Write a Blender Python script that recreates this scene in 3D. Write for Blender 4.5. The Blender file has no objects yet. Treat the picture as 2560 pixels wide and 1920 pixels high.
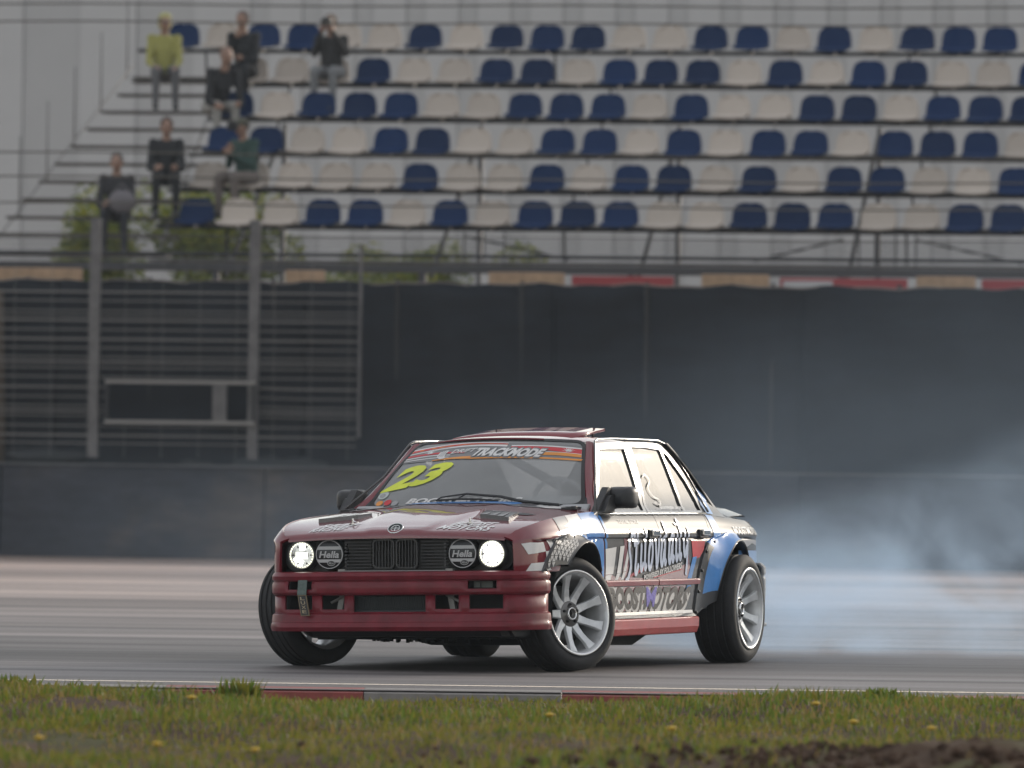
import bpy, bmesh, math, random
import numpy as np
from mathutils import Vector, Matrix
from mathutils.geometry import tessellate_polygon
random.seed(7); rng = np.random.default_rng(7)
sc = bpy.context.scene
COL = sc.collection
rad = math.radians

# ------------------------------------------------------------------ camera, sky, sun, exposure
CAM_H, CAM_PITCH, CAM_ROLL, FPX = 1.1, 0.0121, 0.0135, 18000.0
cam = bpy.data.cameras.new('camera'); cam_ob = bpy.data.objects.new('camera', cam); COL.objects.link(cam_ob)
cam.sensor_width = 36.0; cam.lens = 36.0 * FPX / 2560.0
cam_ob.location = (0, 0, CAM_H)
cam_ob.rotation_euler = (Matrix.Rotation(math.pi/2 + CAM_PITCH, 3, 'X') @ Matrix.Rotation(CAM_ROLL, 3, 'Z')).to_euler()
cam.clip_start = 0.5; cam.clip_end = 3000
cam.dof.use_dof = True; cam.dof.focus_distance = 40.2; cam.dof.aperture_fstop = 4.0
sc.camera = cam_ob

SUN_AZ, SUN_EL = rad(40), rad(14.5)
world = bpy.data.worlds.new("World"); sc.world = world; world.use_nodes = True
wn = world.node_tree; bgn = wn.nodes['Background']
sky = wn.nodes.new('ShaderNodeTexSky'); sky.sky_type = 'NISHITA'; sky.sun_disc = False
sky.sun_elevation = SUN_EL; sky.sun_rotation = SUN_AZ
sky.air_density = 1.2; sky.dust_density = 1.2; sky.ozone_density = 1.2
hs = wn.nodes.new('ShaderNodeHueSaturation'); hs.inputs['Saturation'].default_value = 0.6
wn.links.new(sky.outputs[0], hs.inputs['Color']); cl = wn.nodes.new('ShaderNodeVectorMath'); cl.operation = 'ADD'; cl.inputs[1].default_value = (4.6, 4.5, 4.5)   # even veil of high cloud
wn.links.new(hs.outputs[0], cl.inputs[0]); wn.links.new(cl.outputs[0], bgn.inputs[0])
bgn.inputs[1].default_value = 0.10
sun = bpy.data.lights.new('sun', 'SUN'); sun.energy = 2.2; sun.angle = rad(10); sun.color = (1.0, .90, .77)
sun_ob = bpy.data.objects.new('sun', sun); COL.objects.link(sun_ob)
SUNV = Vector((math.sin(SUN_AZ)*math.cos(SUN_EL), math.cos(SUN_AZ)*math.cos(SUN_EL), math.sin(SUN_EL)))
sun_ob.rotation_euler = SUNV.to_track_quat('Z', 'Y').to_euler(); sun_ob.location = (20, 60, 40)
sc.view_settings.view_transform = 'Standard'; sc.view_settings.look = 'None'
sc.view_settings.exposure = 0.2; sc.view_settings.gamma = 1.0
try: sc.view_settings.use_curve_mapping = False
except Exception: pass
sc.render.engine = 'CYCLES'
sc.cycles.use_denoising = True
sc.cycles.volume_step_rate = 5.0; sc.cycles.volume_max_steps = 64
sc.cycles.max_bounces = 8; sc.cycles.volume_bounces = 1; sc.cycles.transparent_max_bounces = 24
sc.cycles.sample_clamp_indirect = 8.0

# ------------------------------------------------------------------ materials
MATS = {}
def mat(name, col=(.5,.5,.5), rough=.5, metal=0., coat=0., spec=.5, emit=None, estr=0., noise=0., nscale=20., bump=0., bscale=60., stretch=None, sheen=0.):
    if name in MATS: return MATS[name]
    m = bpy.data.materials.new(name); m.use_nodes = True
    nt = m.node_tree; b = nt.nodes['Principled BSDF']
    b.inputs['Base Color'].default_value = (*col, 1); b.inputs['Roughness'].default_value = rough
    b.inputs['Metallic'].default_value = metal; b.inputs['Coat Weight'].default_value = coat
    b.inputs['Coat Roughness'].default_value = .03
    b.inputs['Specular IOR Level'].default_value = spec
    if emit is not None:
        b.inputs['Emission Color'].default_value = (*emit, 1); b.inputs['Emission Strength'].default_value = estr
    if noise or bump:
        tc = nt.nodes.new('ShaderNodeTexCoord'); mp = nt.nodes.new('ShaderNodeMapping')
        nt.links.new(tc.outputs['Object'], mp.inputs[0])
        if stretch: mp.inputs['Scale'].default_value = stretch
    if noise:
        n = nt.nodes.new('ShaderNodeTexNoise'); n.inputs['Scale'].default_value = nscale; n.inputs['Detail'].default_value = 6
        n.inputs['Roughness'].default_value = .6
        nt.links.new(mp.outputs[0], n.inputs['Vector'])
        r = nt.nodes.new('ShaderNodeMapRange'); r.inputs[1].default_value = .3; r.inputs[2].default_value = .7
        r.inputs[3].default_value = 1-noise; r.inputs[4].default_value = 1+noise
        nt.links.new(n.outputs[0], r.inputs[0])
        mx = nt.nodes.new('ShaderNodeVectorMath'); mx.operation = 'SCALE'; mx.inputs[0].default_value = col
        nt.links.new(r.outputs[0], mx.inputs['Scale']); nt.links.new(mx.outputs[0], b.inputs['Base Color'])
    if bump:
        n2 = nt.nodes.new('ShaderNodeTexNoise'); n2.inputs['Scale'].default_value = bscale; n2.inputs['Detail'].default_value = 4
        nt.links.new(mp.outputs[0], n2.inputs['Vector'])
        bp = nt.nodes.new('ShaderNodeBump'); bp.inputs['Strength'].default_value = bump; bp.inputs['Distance'].default_value = .02
        nt.links.new(n2.outputs[0], bp.inputs['Height']); nt.links.new(bp.outputs[0], b.inputs['Normal'])
    MATS[name] = m; return m

def paint(name, col, rough=.38, coat=.5): return mat(name, col, rough, 0, coat, .05, noise=.13, nscale=7)
RED = paint('red_paint', (.150, .011, .020), coat=1.); RED.node_tree.nodes['Principled BSDF'].inputs['Coat IOR'].default_value = 1.7; CHAR = paint('charcoal_wrap', (.030, .030, .034)); BLACKP = paint('black_wrap', (.011, .011, .013))
GREYW = paint('grey_wrap', (.13, .13, .14)); SILW = paint('silver_wrap', (.30, .30, .31)); WHITEW = paint('white_wrap', (.62, .61, .60))
BLUEW = paint('blue_wrap', (.035, .19, .50)); LBLUE = paint('pale_blue_wrap', (.16, .32, .62)); LIME = paint('lime_wrap', (.60, .66, .05))
ORANGE = paint('orange_wrap', (.62, .24, .045)); REDW = paint('bright_red_wrap', (.50, .035, .045)); PURPLE = paint('purple_wrap', (.13, .09, .42))
DRED = paint('dark_red_wrap', (.20, .012, .02)); SKIRTR = paint('skirt_red', (.34, .02, .025))
PLASTIC = mat('black_plastic', (.016, .016, .018), .45, noise=.2, nscale=40)
RUBBER = mat('tyre_rubber', (.014, .014, .015), .75, noise=.3, nscale=30, bump=.15, bscale=200)
SEAL = mat('seal_rubber', (.012, .012, .013), .5)
FRAMEM = mat('window_frame_gloss', (.035, .034, .033), .22, 0, .6)
CHROME = mat('chrome', (.75, .75, .75), .12, 1.)
ALLOY = mat('silver_alloy', (.60, .61, .62), .42, .45, noise=.15, nscale=15)
ALLOYL = mat('polished_lip', (.68, .68, .68), .25, .7)
DARKM = mat('dark_metal', (.03, .03, .032), .5, .5)
UNDER = mat('underbody_dark', (.010, .011, .012), .8)
INTER = mat('interior_grey', (.36, .36, .37), .75)
CAGE = mat('roll_cage', (.035, .035, .04), .4)
CARBON = mat('carbon_vent', (.10, .10, .105), .25, 0, .7, noise=.3, nscale=120)
GALV = mat('bracket_grey', (.28, .27, .26), .5, .3)

def glass_mat(name, dust_glare, tint, tr):
    m = bpy.data.materials.new(name); m.use_nodes = True; nt = m.node_tree
    for n in list(nt.nodes): nt.nodes.remove(n)
    out = nt.nodes.new('ShaderNodeOutputMaterial')
    t = nt.nodes.new('ShaderNodeBsdfTransparent'); t.inputs[0].default_value = (*tr, 1)
    g = nt.nodes.new('ShaderNodeBsdfGlossy'); g.inputs['Roughness'].default_value = .03; g.inputs[0].default_value = (1, 1, 1, 1)
    fr = nt.nodes.new('ShaderNodeFresnel'); fr.inputs[0].default_value = 1.6
    d = nt.nodes.new('ShaderNodeBsdfDiffuse'); d.inputs[0].default_value = (*tint, 1)
    tl = nt.nodes.new('ShaderNodeBsdfTranslucent'); tl.inputs[0].default_value = (*tint, 1)
    ad = nt.nodes.new('ShaderNodeMixShader'); ad.inputs[0].default_value = .5
    nt.links.new(d.outputs[0], ad.inputs[1]); nt.links.new(tl.outputs[0], ad.inputs[2])
    m0 = nt.nodes.new('ShaderNodeMixShader'); m0.inputs[0].default_value = dust_glare
    nz = nt.nodes.new('ShaderNodeTexNoise'); nz.inputs['Scale'].default_value = 3; nz.inputs['Detail'].default_value = 4
    tc = nt.nodes.new('ShaderNodeTexCoord'); nt.links.new(tc.outputs['Object'], nz.inputs['Vector'])
    mr = nt.nodes.new('ShaderNodeMapRange'); mr.inputs[3].default_value = dust_glare*.7; mr.inputs[4].default_value = dust_glare*1.3
    nt.links.new(nz.outputs[0], mr.inputs[0]); nt.links.new(mr.outputs[0], m0.inputs[0])
    nt.links.new(t.outputs[0], m0.inputs[1]); nt.links.new(ad.outputs[0], m0.inputs[2])
    m1 = nt.nodes.new('ShaderNodeMixShader')
    nt.links.new(fr.outputs[0], m1.inputs[0]); nt.links.new(m0.outputs[0], m1.inputs[1]); nt.links.new(g.outputs[0], m1.inputs[2])
    nt.links.new(m1.outputs[0], out.inputs[0]); return m
WSGLASS = glass_mat('windscreen_glass', .36, (.92, .94, .94), (.86, .88, .88))
SDGLASS = glass_mat('side_window_glass', .10, (.40, .39, .37), (.55, .56, .56))
LENS = glass_mat('lamp_lens', .03, (.6, .6, .6), (.95, .95, .95))

def vary(m, amt=.12):
    nt = m.node_tree; b = nt.nodes['Principled BSDF']; s = b.inputs['Base Color'].links[0].from_socket
    oi = nt.nodes.new('ShaderNodeObjectInfo'); r = nt.nodes.new('ShaderNodeMapRange'); r.inputs[3].default_value = 1-amt; r.inputs[4].default_value = 1+amt*.6
    nt.links.new(oi.outputs['Random'], r.inputs[0]); x = nt.nodes.new('ShaderNodeVectorMath'); x.operation = 'SCALE'
    nt.links.new(s, x.inputs[0]); nt.links.new(r.outputs[0], x.inputs['Scale']); nt.links.new(x.outputs[0], b.inputs['Base Color']); return m
def leaf_mat(name, col):
    m = mat(name, col, .6, spec=.15); nt = m.node_tree; b = nt.nodes['Principled BSDF']; out = [n for n in nt.nodes if n.type == 'OUTPUT_MATERIAL'][0]
    tl = nt.nodes.new('ShaderNodeBsdfTranslucent'); tl.inputs[0].default_value = (col[0]*1.25, col[1]*1.15, col[2]*.8, 1)
    mx = nt.nodes.new('ShaderNodeMixShader'); mx.inputs[0].default_value = .42
    nt.links.new(b.outputs[0], mx.inputs[1]); nt.links.new(tl.outputs[0], mx.inputs[2]); nt.links.new(mx.outputs[0], out.inputs[0]); return m

# ------------------------------------------------------------------ object helpers
def tag(o, label=None, cat=None, group=None, kind=None):
    if label: o['label'] = label
    if cat: o['category'] = cat
    if group: o['group'] = group
    if kind: o['kind'] = kind
    return o
def empty(name, loc=(0,0,0), rz=0., parent=None):
    o = bpy.data.objects.new(name, None); COL.objects.link(o); o.location = loc; o.rotation_euler = (0, 0, rz)
    o.empty_display_size = .2
    if parent: o.parent = parent
    return o
def link_mesh(name, me, parent=None):
    o = bpy.data.objects.new(name, me); COL.objects.link(o)
    if parent: o.parent = parent
    return o
BODY_T = Matrix.Translation((0,0,.3)) @ Matrix.Rotation(.024, 4, 'X') @ Matrix.Translation((0,0,-.3))
def mk(name, verts, faces, m, parent=None, smooth=False, body=False, fm=None, bevel=0., loc=None, sub=0):
    me = bpy.data.meshes.new(name)
    if body: verts = [BODY_T @ Vector(v) for v in verts]
    me.from_pydata([tuple(v) for v in verts], [], [tuple(f) for f in faces])
    ms = m if isinstance(m, (list, tuple)) else [m]
    for q in ms: me.materials.append(q)
    if fm is not None: me.polygons.foreach_set('material_index', np.array(fm, dtype=np.int32))
    if smooth: me.polygons.foreach_set('use_smooth', [True]*len(me.polygons))
    me.validate(); me.update()
    o = link_mesh(name, me, parent)
    if loc: o.location = loc
    if bevel:
        b = o.modifiers.new('b', 'BEVEL'); b.width = bevel; b.segments = 2; b.limit_method = 'ANGLE'; b.angle_limit = rad(40)
    if sub:
        s_ = o.modifiers.new('s', 'SUBSURF'); s_.levels = sub; s_.render_levels = sub
    return o
class MB:
    """collects simple solids into one mesh"""
    def __init__(s): s.v = []; s.f = []; s.m = []; s.mi = 0
    def add(s, vs, fs):
        n = len(s.v); s.v += [Vector(v) for v in vs]; s.f += [tuple(i+n for i in f) for f in fs]; s.m += [s.mi]*len(fs)
    def box(s, c, d, R=None):
        c = Vector(c); hx, hy, hz = d[0]/2, d[1]/2, d[2]/2
        vs = [Vector((x, y, z)) for x in (-hx, hx) for y in (-hy, hy) for z in (-hz, hz)]
        if R: vs = [R @ v for v in vs]
        s.add([c+v for v in vs], [(0,1,3,2),(4,6,7,5),(0,4,5,1),(2,3,7,6),(0,2,6,4),(1,5,7,3)])
    def tube(s, p, r, n=8, caps=True, r2=None):
        p = [Vector(q) for q in p]; rs = r if isinstance(r, (list, tuple)) else [r]*len(p)
        vs = []; fs = []; up = None
        for i, q in enumerate(p):
            t = (p[min(i+1, len(p)-1)] - p[max(i-1, 0)]).normalized()
            if up is None: up = t.orthogonal().normalized()
            a = (up - t*up.dot(t)); a = a.normalized() if a.length > 1e-5 else t.orthogonal().normalized(); up = a; b = t.cross(a)
            for k in range(n):
                an = 2*math.pi*k/n; vs.append(q + (a*math.cos(an) + b*math.sin(an))*rs[i])
        for i in range(len(p)-1):
            for k in range(n):
                fs.append((i*n+k, i*n+(k+1)%n, (i+1)*n+(k+1)%n, (i+1)*n+k))
        if caps: fs.append(tuple(range(n-1, -1, -1))); fs.append(tuple((len(p)-1)*n+k for k in range(n)))
        s.add(vs, fs)
    def lathe(s, prof, n=32, M=None, closed=False):
        """prof: (radius, axial); axis = local Y"""
        M = M or Matrix.Identity(4); vs = []; fs = []; L = len(prof)
        for k in range(n):
            a = 2*math.pi*k/n
            for r, y in prof: vs.append(M @ Vector((r*math.cos(a), y, r*math.sin(a))))
        for k in range(n):
            k2 = (k+1) % n
            for i in range(L-1 + (1 if closed else 0)):
                j = (i+1) % L; fs.append((k*L+i, k*L+j, k2*L+j, k2*L+i))
        s.add(vs, fs)
    def ell(s, c, d, nu=14, nv=9, R=None):
        vs = []; fs = []; c = Vector(c)
        for j in range(nv+1):
            th = math.pi*j/nv
            for i in range(nu):
                ph = 2*math.pi*i/nu
                v = Vector((d[0]*math.sin(th)*math.cos(ph), d[1]*math.sin(th)*math.sin(ph), d[2]*math.cos(th)))
                vs.append(c + (R @ v if R else v))
        for j in range(nv):
            for i in range(nu): fs.append((j*nu+i, (j+1)*nu+i, (j+1)*nu+(i+1) % nu, j*nu+(i+1) % nu))
        s.add(vs, fs)
    def prism(s, poly, axis, a, b):
        """poly in the two other axes, extruded along axis from a to b"""
        n = len(poly)
        def P(q, t):
            return (t, q[0], q[1]) if axis == 0 else ((q[0], t, q[1]) if axis == 1 else (q[0], q[1], t))
        vs = [P(q, a) for q in poly] + [P(q, b) for q in poly]
        s.add(vs, [tuple(range(n-1, -1, -1)), tuple(range(n, 2*n))] + [(i, (i+1) % n, n+(i+1) % n, n+i) for i in range(n)])
    def build(s, name, m, parent=None, smooth=False, body=False, bevel=0., sub=0, loc=None):
        return mk(name, s.v, s.f, m, parent, smooth, body, s.m if isinstance(m, (list, tuple)) else None, bevel, loc, sub)

class PCH:
    """monotone cubic interpolation"""
    def __init__(s, pts):
        pts = sorted(pts); s.x = np.array([p[0] for p in pts], float); s.y = np.array([p[1] for p in pts], float)
        h = np.diff(s.x); d = np.diff(s.y)/h; m = np.zeros(len(s.x)); m[0] = d[0]; m[-1] = d[-1]
        for i in range(1, len(m)-1):
            if d[i-1]*d[i] > 0:
                w1 = 2*h[i]+h[i-1]; w2 = h[i]+2*h[i-1]; m[i] = (w1+w2)/(w1/d[i-1]+w2/d[i])
        s.m = m
    def __call__(s, v):
        v = min(max(v, s.x[0]), s.x[-1]); i = min(max(int(np.searchsorted(s.x, v))-1, 0), len(s.x)-2)
        h = s.x[i+1]-s.x[i]; t = (v-s.x[i])/h
        return float((2*t**3-3*t*t+1)*s.y[i] + (t**3-2*t*t+t)*h*s.m[i] + (-2*t**3+3*t*t)*s.y[i+1] + (t**3-t*t)*h*s.m[i+1])

def grid_poly(outer, holes, xs, ys):
    """2-D polygon with holes, cut along grid lines -> verts2d, faces, boundary edges"""
    loops = [[Vector((p[0], p[1], 0)) for p in outer]] + [[Vector((p[0], p[1], 0)) for p in h] for h in holes]
    allp = [p for l in loops for p in l]; tris = tessellate_polygon(loops)
    bm = bmesh.new(); bv = [bm.verts.new(p) for p in allp]
    for t in tris:
        try: bm.faces.new([bv[i] for i in t])
        except ValueError: pass
    if not holes:
        pass
    for ax, vals in ((0, xs), (1, ys)):
        for v in vals:
            co = [0, 0, 0]; co[ax] = v; no = [0, 0, 0]; no[ax] = 1
            bmesh.ops.bisect_plane(bm, geom=bm.verts[:]+bm.edges[:]+bm.faces[:], dist=1e-6, plane_co=co, plane_no=no)
    bm.verts.index_update()
    V = [(v.co.x, v.co.y) for v in bm.verts]; F = [[v.index for v in f.verts] for f in bm.faces]
    BE = []
    for e in bm.edges:
        if len(e.link_faces) == 1:
            f = e.link_faces[0]; vs = [v.index for v in f.verts]; a, b = e.verts[0].index, e.verts[1].index
            i = vs.index(a)
            BE.append((a, b) if vs[(i+1) % len(vs)] == b else (b, a))
    bm.free(); return V, F, BE

def surf_obj(name, V, F, BE, fmap, m, parent, out, off=0., flange=0., body=True, fm=None):
    out = Vector(out); P = []; N = []
    e = 1e-3
    for a, b in V:
        p = Vector(fmap(a, b)); pa = Vector(fmap(a+e, b))-Vector(fmap(a-e, b)); pb = Vector(fmap(a, b+e))-Vector(fmap(a, b-e))
        n = pa.cross(pb)
        n = n.normalized() if n.length > 1e-12 else out.normalized()
        if n.dot(out) < 0: n = -n
        P.append(p + n*off); N.append(n)
    # orientation
    F2 = []
    for f in F:
        a, b, c = P[f[0]], P[f[1]], P[f[2]]
        nn = (b-a).cross(c-a); F2.append(list(f) if nn.dot(N[f[0]]) >= 0 else list(f)[::-1])
    nP = len(P); nf = len(F2); idx = {}
    if flange:
        for a, b in BE:
            q = []
            for i in (a, b): q.append(len(P)); P.append(P[i].copy())
            for i in (a, b): q.append(len(P)); P.append(P[i] - N[i]*flange)
            F2.append([q[1], q[0], q[2], q[3]])
    me = bpy.data.meshes.new(name)
    if body:
        P = [BODY_T @ p for p in P]; R = BODY_T.to_3x3(); N = [R @ n for n in N]
    me.from_pydata([tuple(p) for p in P], [], F2)
    ms = m if isinstance(m, (list, tuple)) else [m]
    for q in ms: me.materials.append(q)
    if fm is not None:
        me.polygons.foreach_set('material_index', np.array(list(fm) + [0]*(len(F2)-nf), dtype=np.int32))
    me.polygons.foreach_set('use_smooth', [True]*nf + [False]*(len(F2)-nf))
    me.update()
    vn = [tuple(n) for n in N] + [(0, 0, 0)]*(len(P)-nP)
    me.normals_split_custom_set_from_vertices(vn)
    return link_mesh(name, me, parent)

def panel(name, outer, fmap, xs, ys, m, parent, out, holes=(), off=0., flange=.015, body=True):
    V, F, BE = grid_poly(outer, holes, xs, ys)
    return surf_obj(name, V, F, BE, fmap, m, parent, out, off, flange, body)

def arc(cx, cy, r, a0, a1, n):
    return [(cx + r*math.cos(rad(a0+(a1-a0)*i/n)), cy + r*math.sin(rad(a0+(a1-a0)*i/n))) for i in range(n+1)]
def rrect(x0, y0, x1, y1, r, n=4):
    return arc(x1-r, y1-r, r, 0, 90, n) + arc(x0+r, y1-r, r, 90, 180, n) + arc(x0+r, y0+r, r, 180, 270, n) + arc(x1-r, y0+r, r, 270, 360, n)
def frange(a, b, st):
    n = max(1, int(round((b-a)/st))); return [a+(b-a)*i/n for i in range(n+1)]

_fcache = {}
def text2d(s, bold=0., spacing=1.0):
    """outline-font text as 2-D verts/faces, cap height 1, starting at x=0"""
    cu = bpy.data.curves.new('t', 'FONT'); cu.body = s; cu.size = 1.0; cu.offset = bold; cu.space_character = spacing
    cu.resolution_u = 3; cu.fill_mode = 'FRONT'
    o = bpy.data.objects.new('t', cu); COL.objects.link(o)
    dg = bpy.context.evaluated_depsgraph_get(); me = o.evaluated_get(dg).to_mesh()
    V = [(v.co.x/.69, v.co.y/.69) for v in me.vertices]; F = [list(p.vertices) for p in me.polygons]
    o.evaluated_get(dg).to_mesh_clear(); bpy.data.objects.remove(o); bpy.data.curves.remove(cu)
    if not V: return [], [], 1.
    x0 = min(v[0] for v in V); w = max(v[0] for v in V)-x0
    return [(v[0]-x0, v[1]) for v in V], F, w
def text_on(name, s, quad, fmap, m, parent, out, off=.002, bold=0., spacing=1., lines=None, body=True):
    """text fitted into a quad: bl, br, tl, tr corners in surface parameters"""
    V, F, w = text2d(s, bold, spacing)
    bl, br, tl, tr = [np.array(q, float) for q in quad]
    Q = []
    for x, y in V:
        u = x/w; v = y
        Q.append(tuple((bl*(1-u)+br*u)*(1-v) + (tl*(1-u)+tr*u)*v))
    if lines:
        bm = bmesh.new(); bv = [bm.verts.new((q[0], q[1], 0)) for q in Q]
        for f in F:
            try: bm.faces.new([bv[i] for i in f])
            except ValueError: pass
        for ax, vals in ((0, lines[0]), (1, lines[1])):
            for v in vals:
                co = [0, 0, 0]; co[ax] = v; no = [0, 0, 0]; no[ax] = 1
                bmesh.ops.bisect_plane(bm, geom=bm.verts[:]+bm.edges[:]+bm.faces[:], dist=1e-7, plane_co=co, plane_no=no)
        bm.verts.index_update(); Q = [(v.co.x, v.co.y) for v in bm.verts]; F = [[v.index for v in f.verts] for f in bm.faces]; bm.free()
    return surf_obj(name, Q, F, [], fmap, m, parent, out, off, 0., body)
def ribbon(pts, w, n=6):
    """smoothed polyline -> 2-D strip verts/faces with round-ish ends"""
    p = [np.array(q, float) for q in pts]; P = []
    for i in range(len(p)-1):
        p0 = p[max(i-1, 0)]; p1 = p[i]; p2 = p[i+1]; p3 = p[min(i+2, len(p)-1)]
        for k in range(n):
            t = k/n; P.append(.5*((2*p1)+(-p0+p2)*t+(2*p0-5*p1+4*p2-p3)*t*t+(-p0+3*p1-3*p2+p3)*t**3))
    P.append(p[-1]); V = []; F = []
    for i, q in enumerate(P):
        d = P[min(i+1, len(P)-1)]-P[max(i-1, 0)]; L = np.hypot(*d) or 1; nn = np.array([-d[1], d[0]])/L
        ww = w*(.55 if i in (0, len(P)-1) else 1)
        V += [tuple(q+nn*ww/2), tuple(q-nn*ww/2)]
    for i in range(len(P)-1): F.append([2*i, 2*i+1, 2*i+3, 2*i+2])
    return V, F
# ================================================================== RACE CAR (local: x forward, y left, z up)
TH = .3586
car = empty('race_car', (.0833, 41.13, 0), -(math.pi/2 + TH))
tag(car, 'dark red four-door drift car with lit round headlights, sponsor stickers and steered front wheels', 'race car')
_Yp = PCH([(.10,.790),(.15,.796),(.27,.804),(.35,.812),(.46,.819),(.60,.8235),(.69,.822),(.711,.8165),(.7125,.8165),(.719,.828),(.735,.8275),(.755,.822),(.785,.808),(.815,.793),(.845,.772),(.865,.747),(.90,.716),(.95,.684),(1.04,.642),(1.14,.600),(1.24,.560),(1.27,.545)])
_Yold = PCH([(.815,.793),(.845,.777),(.88,.757),(1.0,.705),(1.1,.661),(1.2,.615),(1.27,.580)])
def GW(pts): return [(x + 2.667*(_Yp(z)-_Yold(z)), z) for x, z in pts]
_Tp = PCH([(-2.11,.20),(-2.08,.150),(-2.02,.105),(-1.95,.075),(-1.8,.042),(-1.6,.02),(-1.2,.001),(-.9,0),(.9,0),(1.3,.004),(1.6,.016),(1.75,.032),(1.85,.054),(1.93,.089),(1.97,.118),(1.988,.145)])
_Zt = PCH([(-2.11,.788),(-2.0,.797),(-1.75,.810),(-1.2,.832),(-.9,.845),(.9,.845),(.96,.862),(1.3,.848),(1.55,.831),(1.7,.814),(1.85,.788),(1.93,.766),(1.988,.728)])
def yside(x, z):
    zt = _Zt(x); ze = z
    if z > .70 and (x > .9 or x < -.9):
        ze = .70 + (z-.70)/(zt-.70)*(.845-.70) if zt > .70 else z
    ze = min(ze, 1.3)
    return _Yp(ze) - _Tp(x)
def SL(x, z): return (x, yside(x, z), z)
def SR(x, z): return (x, -yside(x, z), z)
ZL = [.10,.15,.2,.25,.3,.35,.4,.45,.5,.55,.6,.65,.69,.711,.7135,.719,.728,.737,.748,.76,.772,.785,.80,.815,.83,.845]
XF = frange(.9, 1.6, .07) + frange(1.62, 1.988, .023); XR = frange(-2.11, -1.75, .024) + frange(-1.7, -.8, .08); XM = frange(-.9, .95, .1)
GRID = (sorted(set(XF+XR+XM)), ZL)
def zt_edge(x0, x1, n=14, dz=0): return [(x0+(x1-x0)*i/n, _Zt(x0+(x1-x0)*i/n)+dz) for i in range(n+1)]
FAX, RAX = 1.285, -1.285
front_fender = [(.912,.285)] + [(.955,.285)] + arc(FAX,.315,.385,184,35.6,22) + [(1.66,.537),(1.9,.537),(1.983,.537)] + zt_edge(1.986, .95, 22) + [(.912,.852)]
front_door = [(.026,.300),(.906,.300),(.906,.845),(-.030,.845),(-.030,.83),(-.005,.72),(.012,.6)]
rear_door = [(.020,.300),(.006,.6),(-.011,.72),(-.036,.83),(-.036,.845),(-.905,.845),(-.895,.80),(-.85,.70),(-.80,.61),(-.76,.50),(-.70,.40),(-.64,.300)]
rear_quarter = [(-.646,.300),(-.706,.40),(-.766,.50),(-.806,.61),(-.856,.70),(-.901,.80),(-.911,.845)] + zt_edge(-.92, -2.105, 20) + [(-2.105,.50),(-1.70,.50)] + arc(RAX,.31,.40,20,176,20)[::1] + [(-.87,.29)]
rear_quarter = [(-.646,.300),(-.706,.40),(-.766,.50),(-.806,.61),(-.856,.70),(-.901,.80),(-.911,.845)] + zt_edge(-.92, -2.105, 20) + [(-2.105,.44),(-1.662,.44)] + arc(RAX,.31,.40,160,12,20) + [(-.87,.300)]
fender_L = None
for S, sg in ((SL, 1), (SR, -1)):
    ou = (0, sg, .15)
    f_ = panel('front_fender', front_fender, S, XF, ZL, RED, car, ou, off=0)
    d1 = panel('door', front_door, S, XM, ZL, CHAR, car, ou)
    d2 = panel('door', rear_door, S, XM+XR, ZL, CHAR, car, ou)
    q_ = panel('rear_quarter_panel', rear_quarter, S, XR, ZL, CHAR, car, ou)
    if sg == 1: fender_L, door_F, door_R, quarter_L = f_, d1, d2, q_
    tag(d1, 'front door with dark wrap'); tag(d2, 'rear door with dark wrap')
    # rub strip, sill cover, side skirt
    m = MB()
    for (a, b, nm) in ((.902, .030, 0), (.016, -.69, 1)):
        xs = frange(b, a, .08); vs = []
        for x in xs:
            for z, dy in ((.443,-.004),(.446,.012),(.470,.014),(.477,.009),(.479,-.004)): vs.append((x, sg*(yside(x, z)+dy), z))
        n = len(xs); m.add(vs, [(i*5+k, i*5+k+1, (i+1)*5+k+1, (i+1)*5+k) for i in range(n-1) for k in range(4)] + [(0,1,2,3,4), tuple((n-1)*5+k for k in (4,3,2,1,0))])
    m.build('rub_strip', DRED, car, body=True)
    m = MB(); m.prism([(sg*.770,.302),(sg*.812,.298),(sg*.815,.281),(sg*.770,.279)], 0, .93, -.60); m.build('sill_trim', WHITEW, car, body=True)
    m = MB(); m.prism([(sg*.70,.280),(sg*.818,.280),(sg*.838,.264),(sg*.70,.262)], 0, .93, -.60); m.build('sill_cover', GREYW, car, body=True)
    m = MB(); m.prism([(sg*.70,.261),(sg*.842,.261),(sg*.848,.252),(sg*.846,.205),(sg*.832,.168),(sg*.70,.160)], 0, .95, -.62); m.build('side_skirt', SKIRTR, car, body=True, bevel=.006)
    # inner wheel wells
    for ax_, r_ in ((FAX, .41), (RAX, .42)):
        m = MB()
        pts = arc(ax_, .31, r_, -8, 188, 16)
        m.add([(x, sg*.80, z) for x, z in pts] + [(x, sg*.42, z) for x, z in pts], [(i, i+1, 17+i+1, 17+i) for i in range(16)])
        m.add([(x, sg*.42, z) for x, z in pts], [tuple(range(17))])
        m.build('wheel_well', UNDER, car, body=True)
E_OUT = (0, 1, .15)
def dec(name, pts, m, par=None, off=.0022, S=SL, ou=E_OUT): return panel(name, pts, S, GRID[0], ZL, m, par or car, ou, off=off, flange=0)
def side_text(name, s, q, m, par, off=.004, bold=0., sp=1.): return text_on(name, s, q, SL, m, par, E_OUT, off, bold, sp, GRID)
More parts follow.
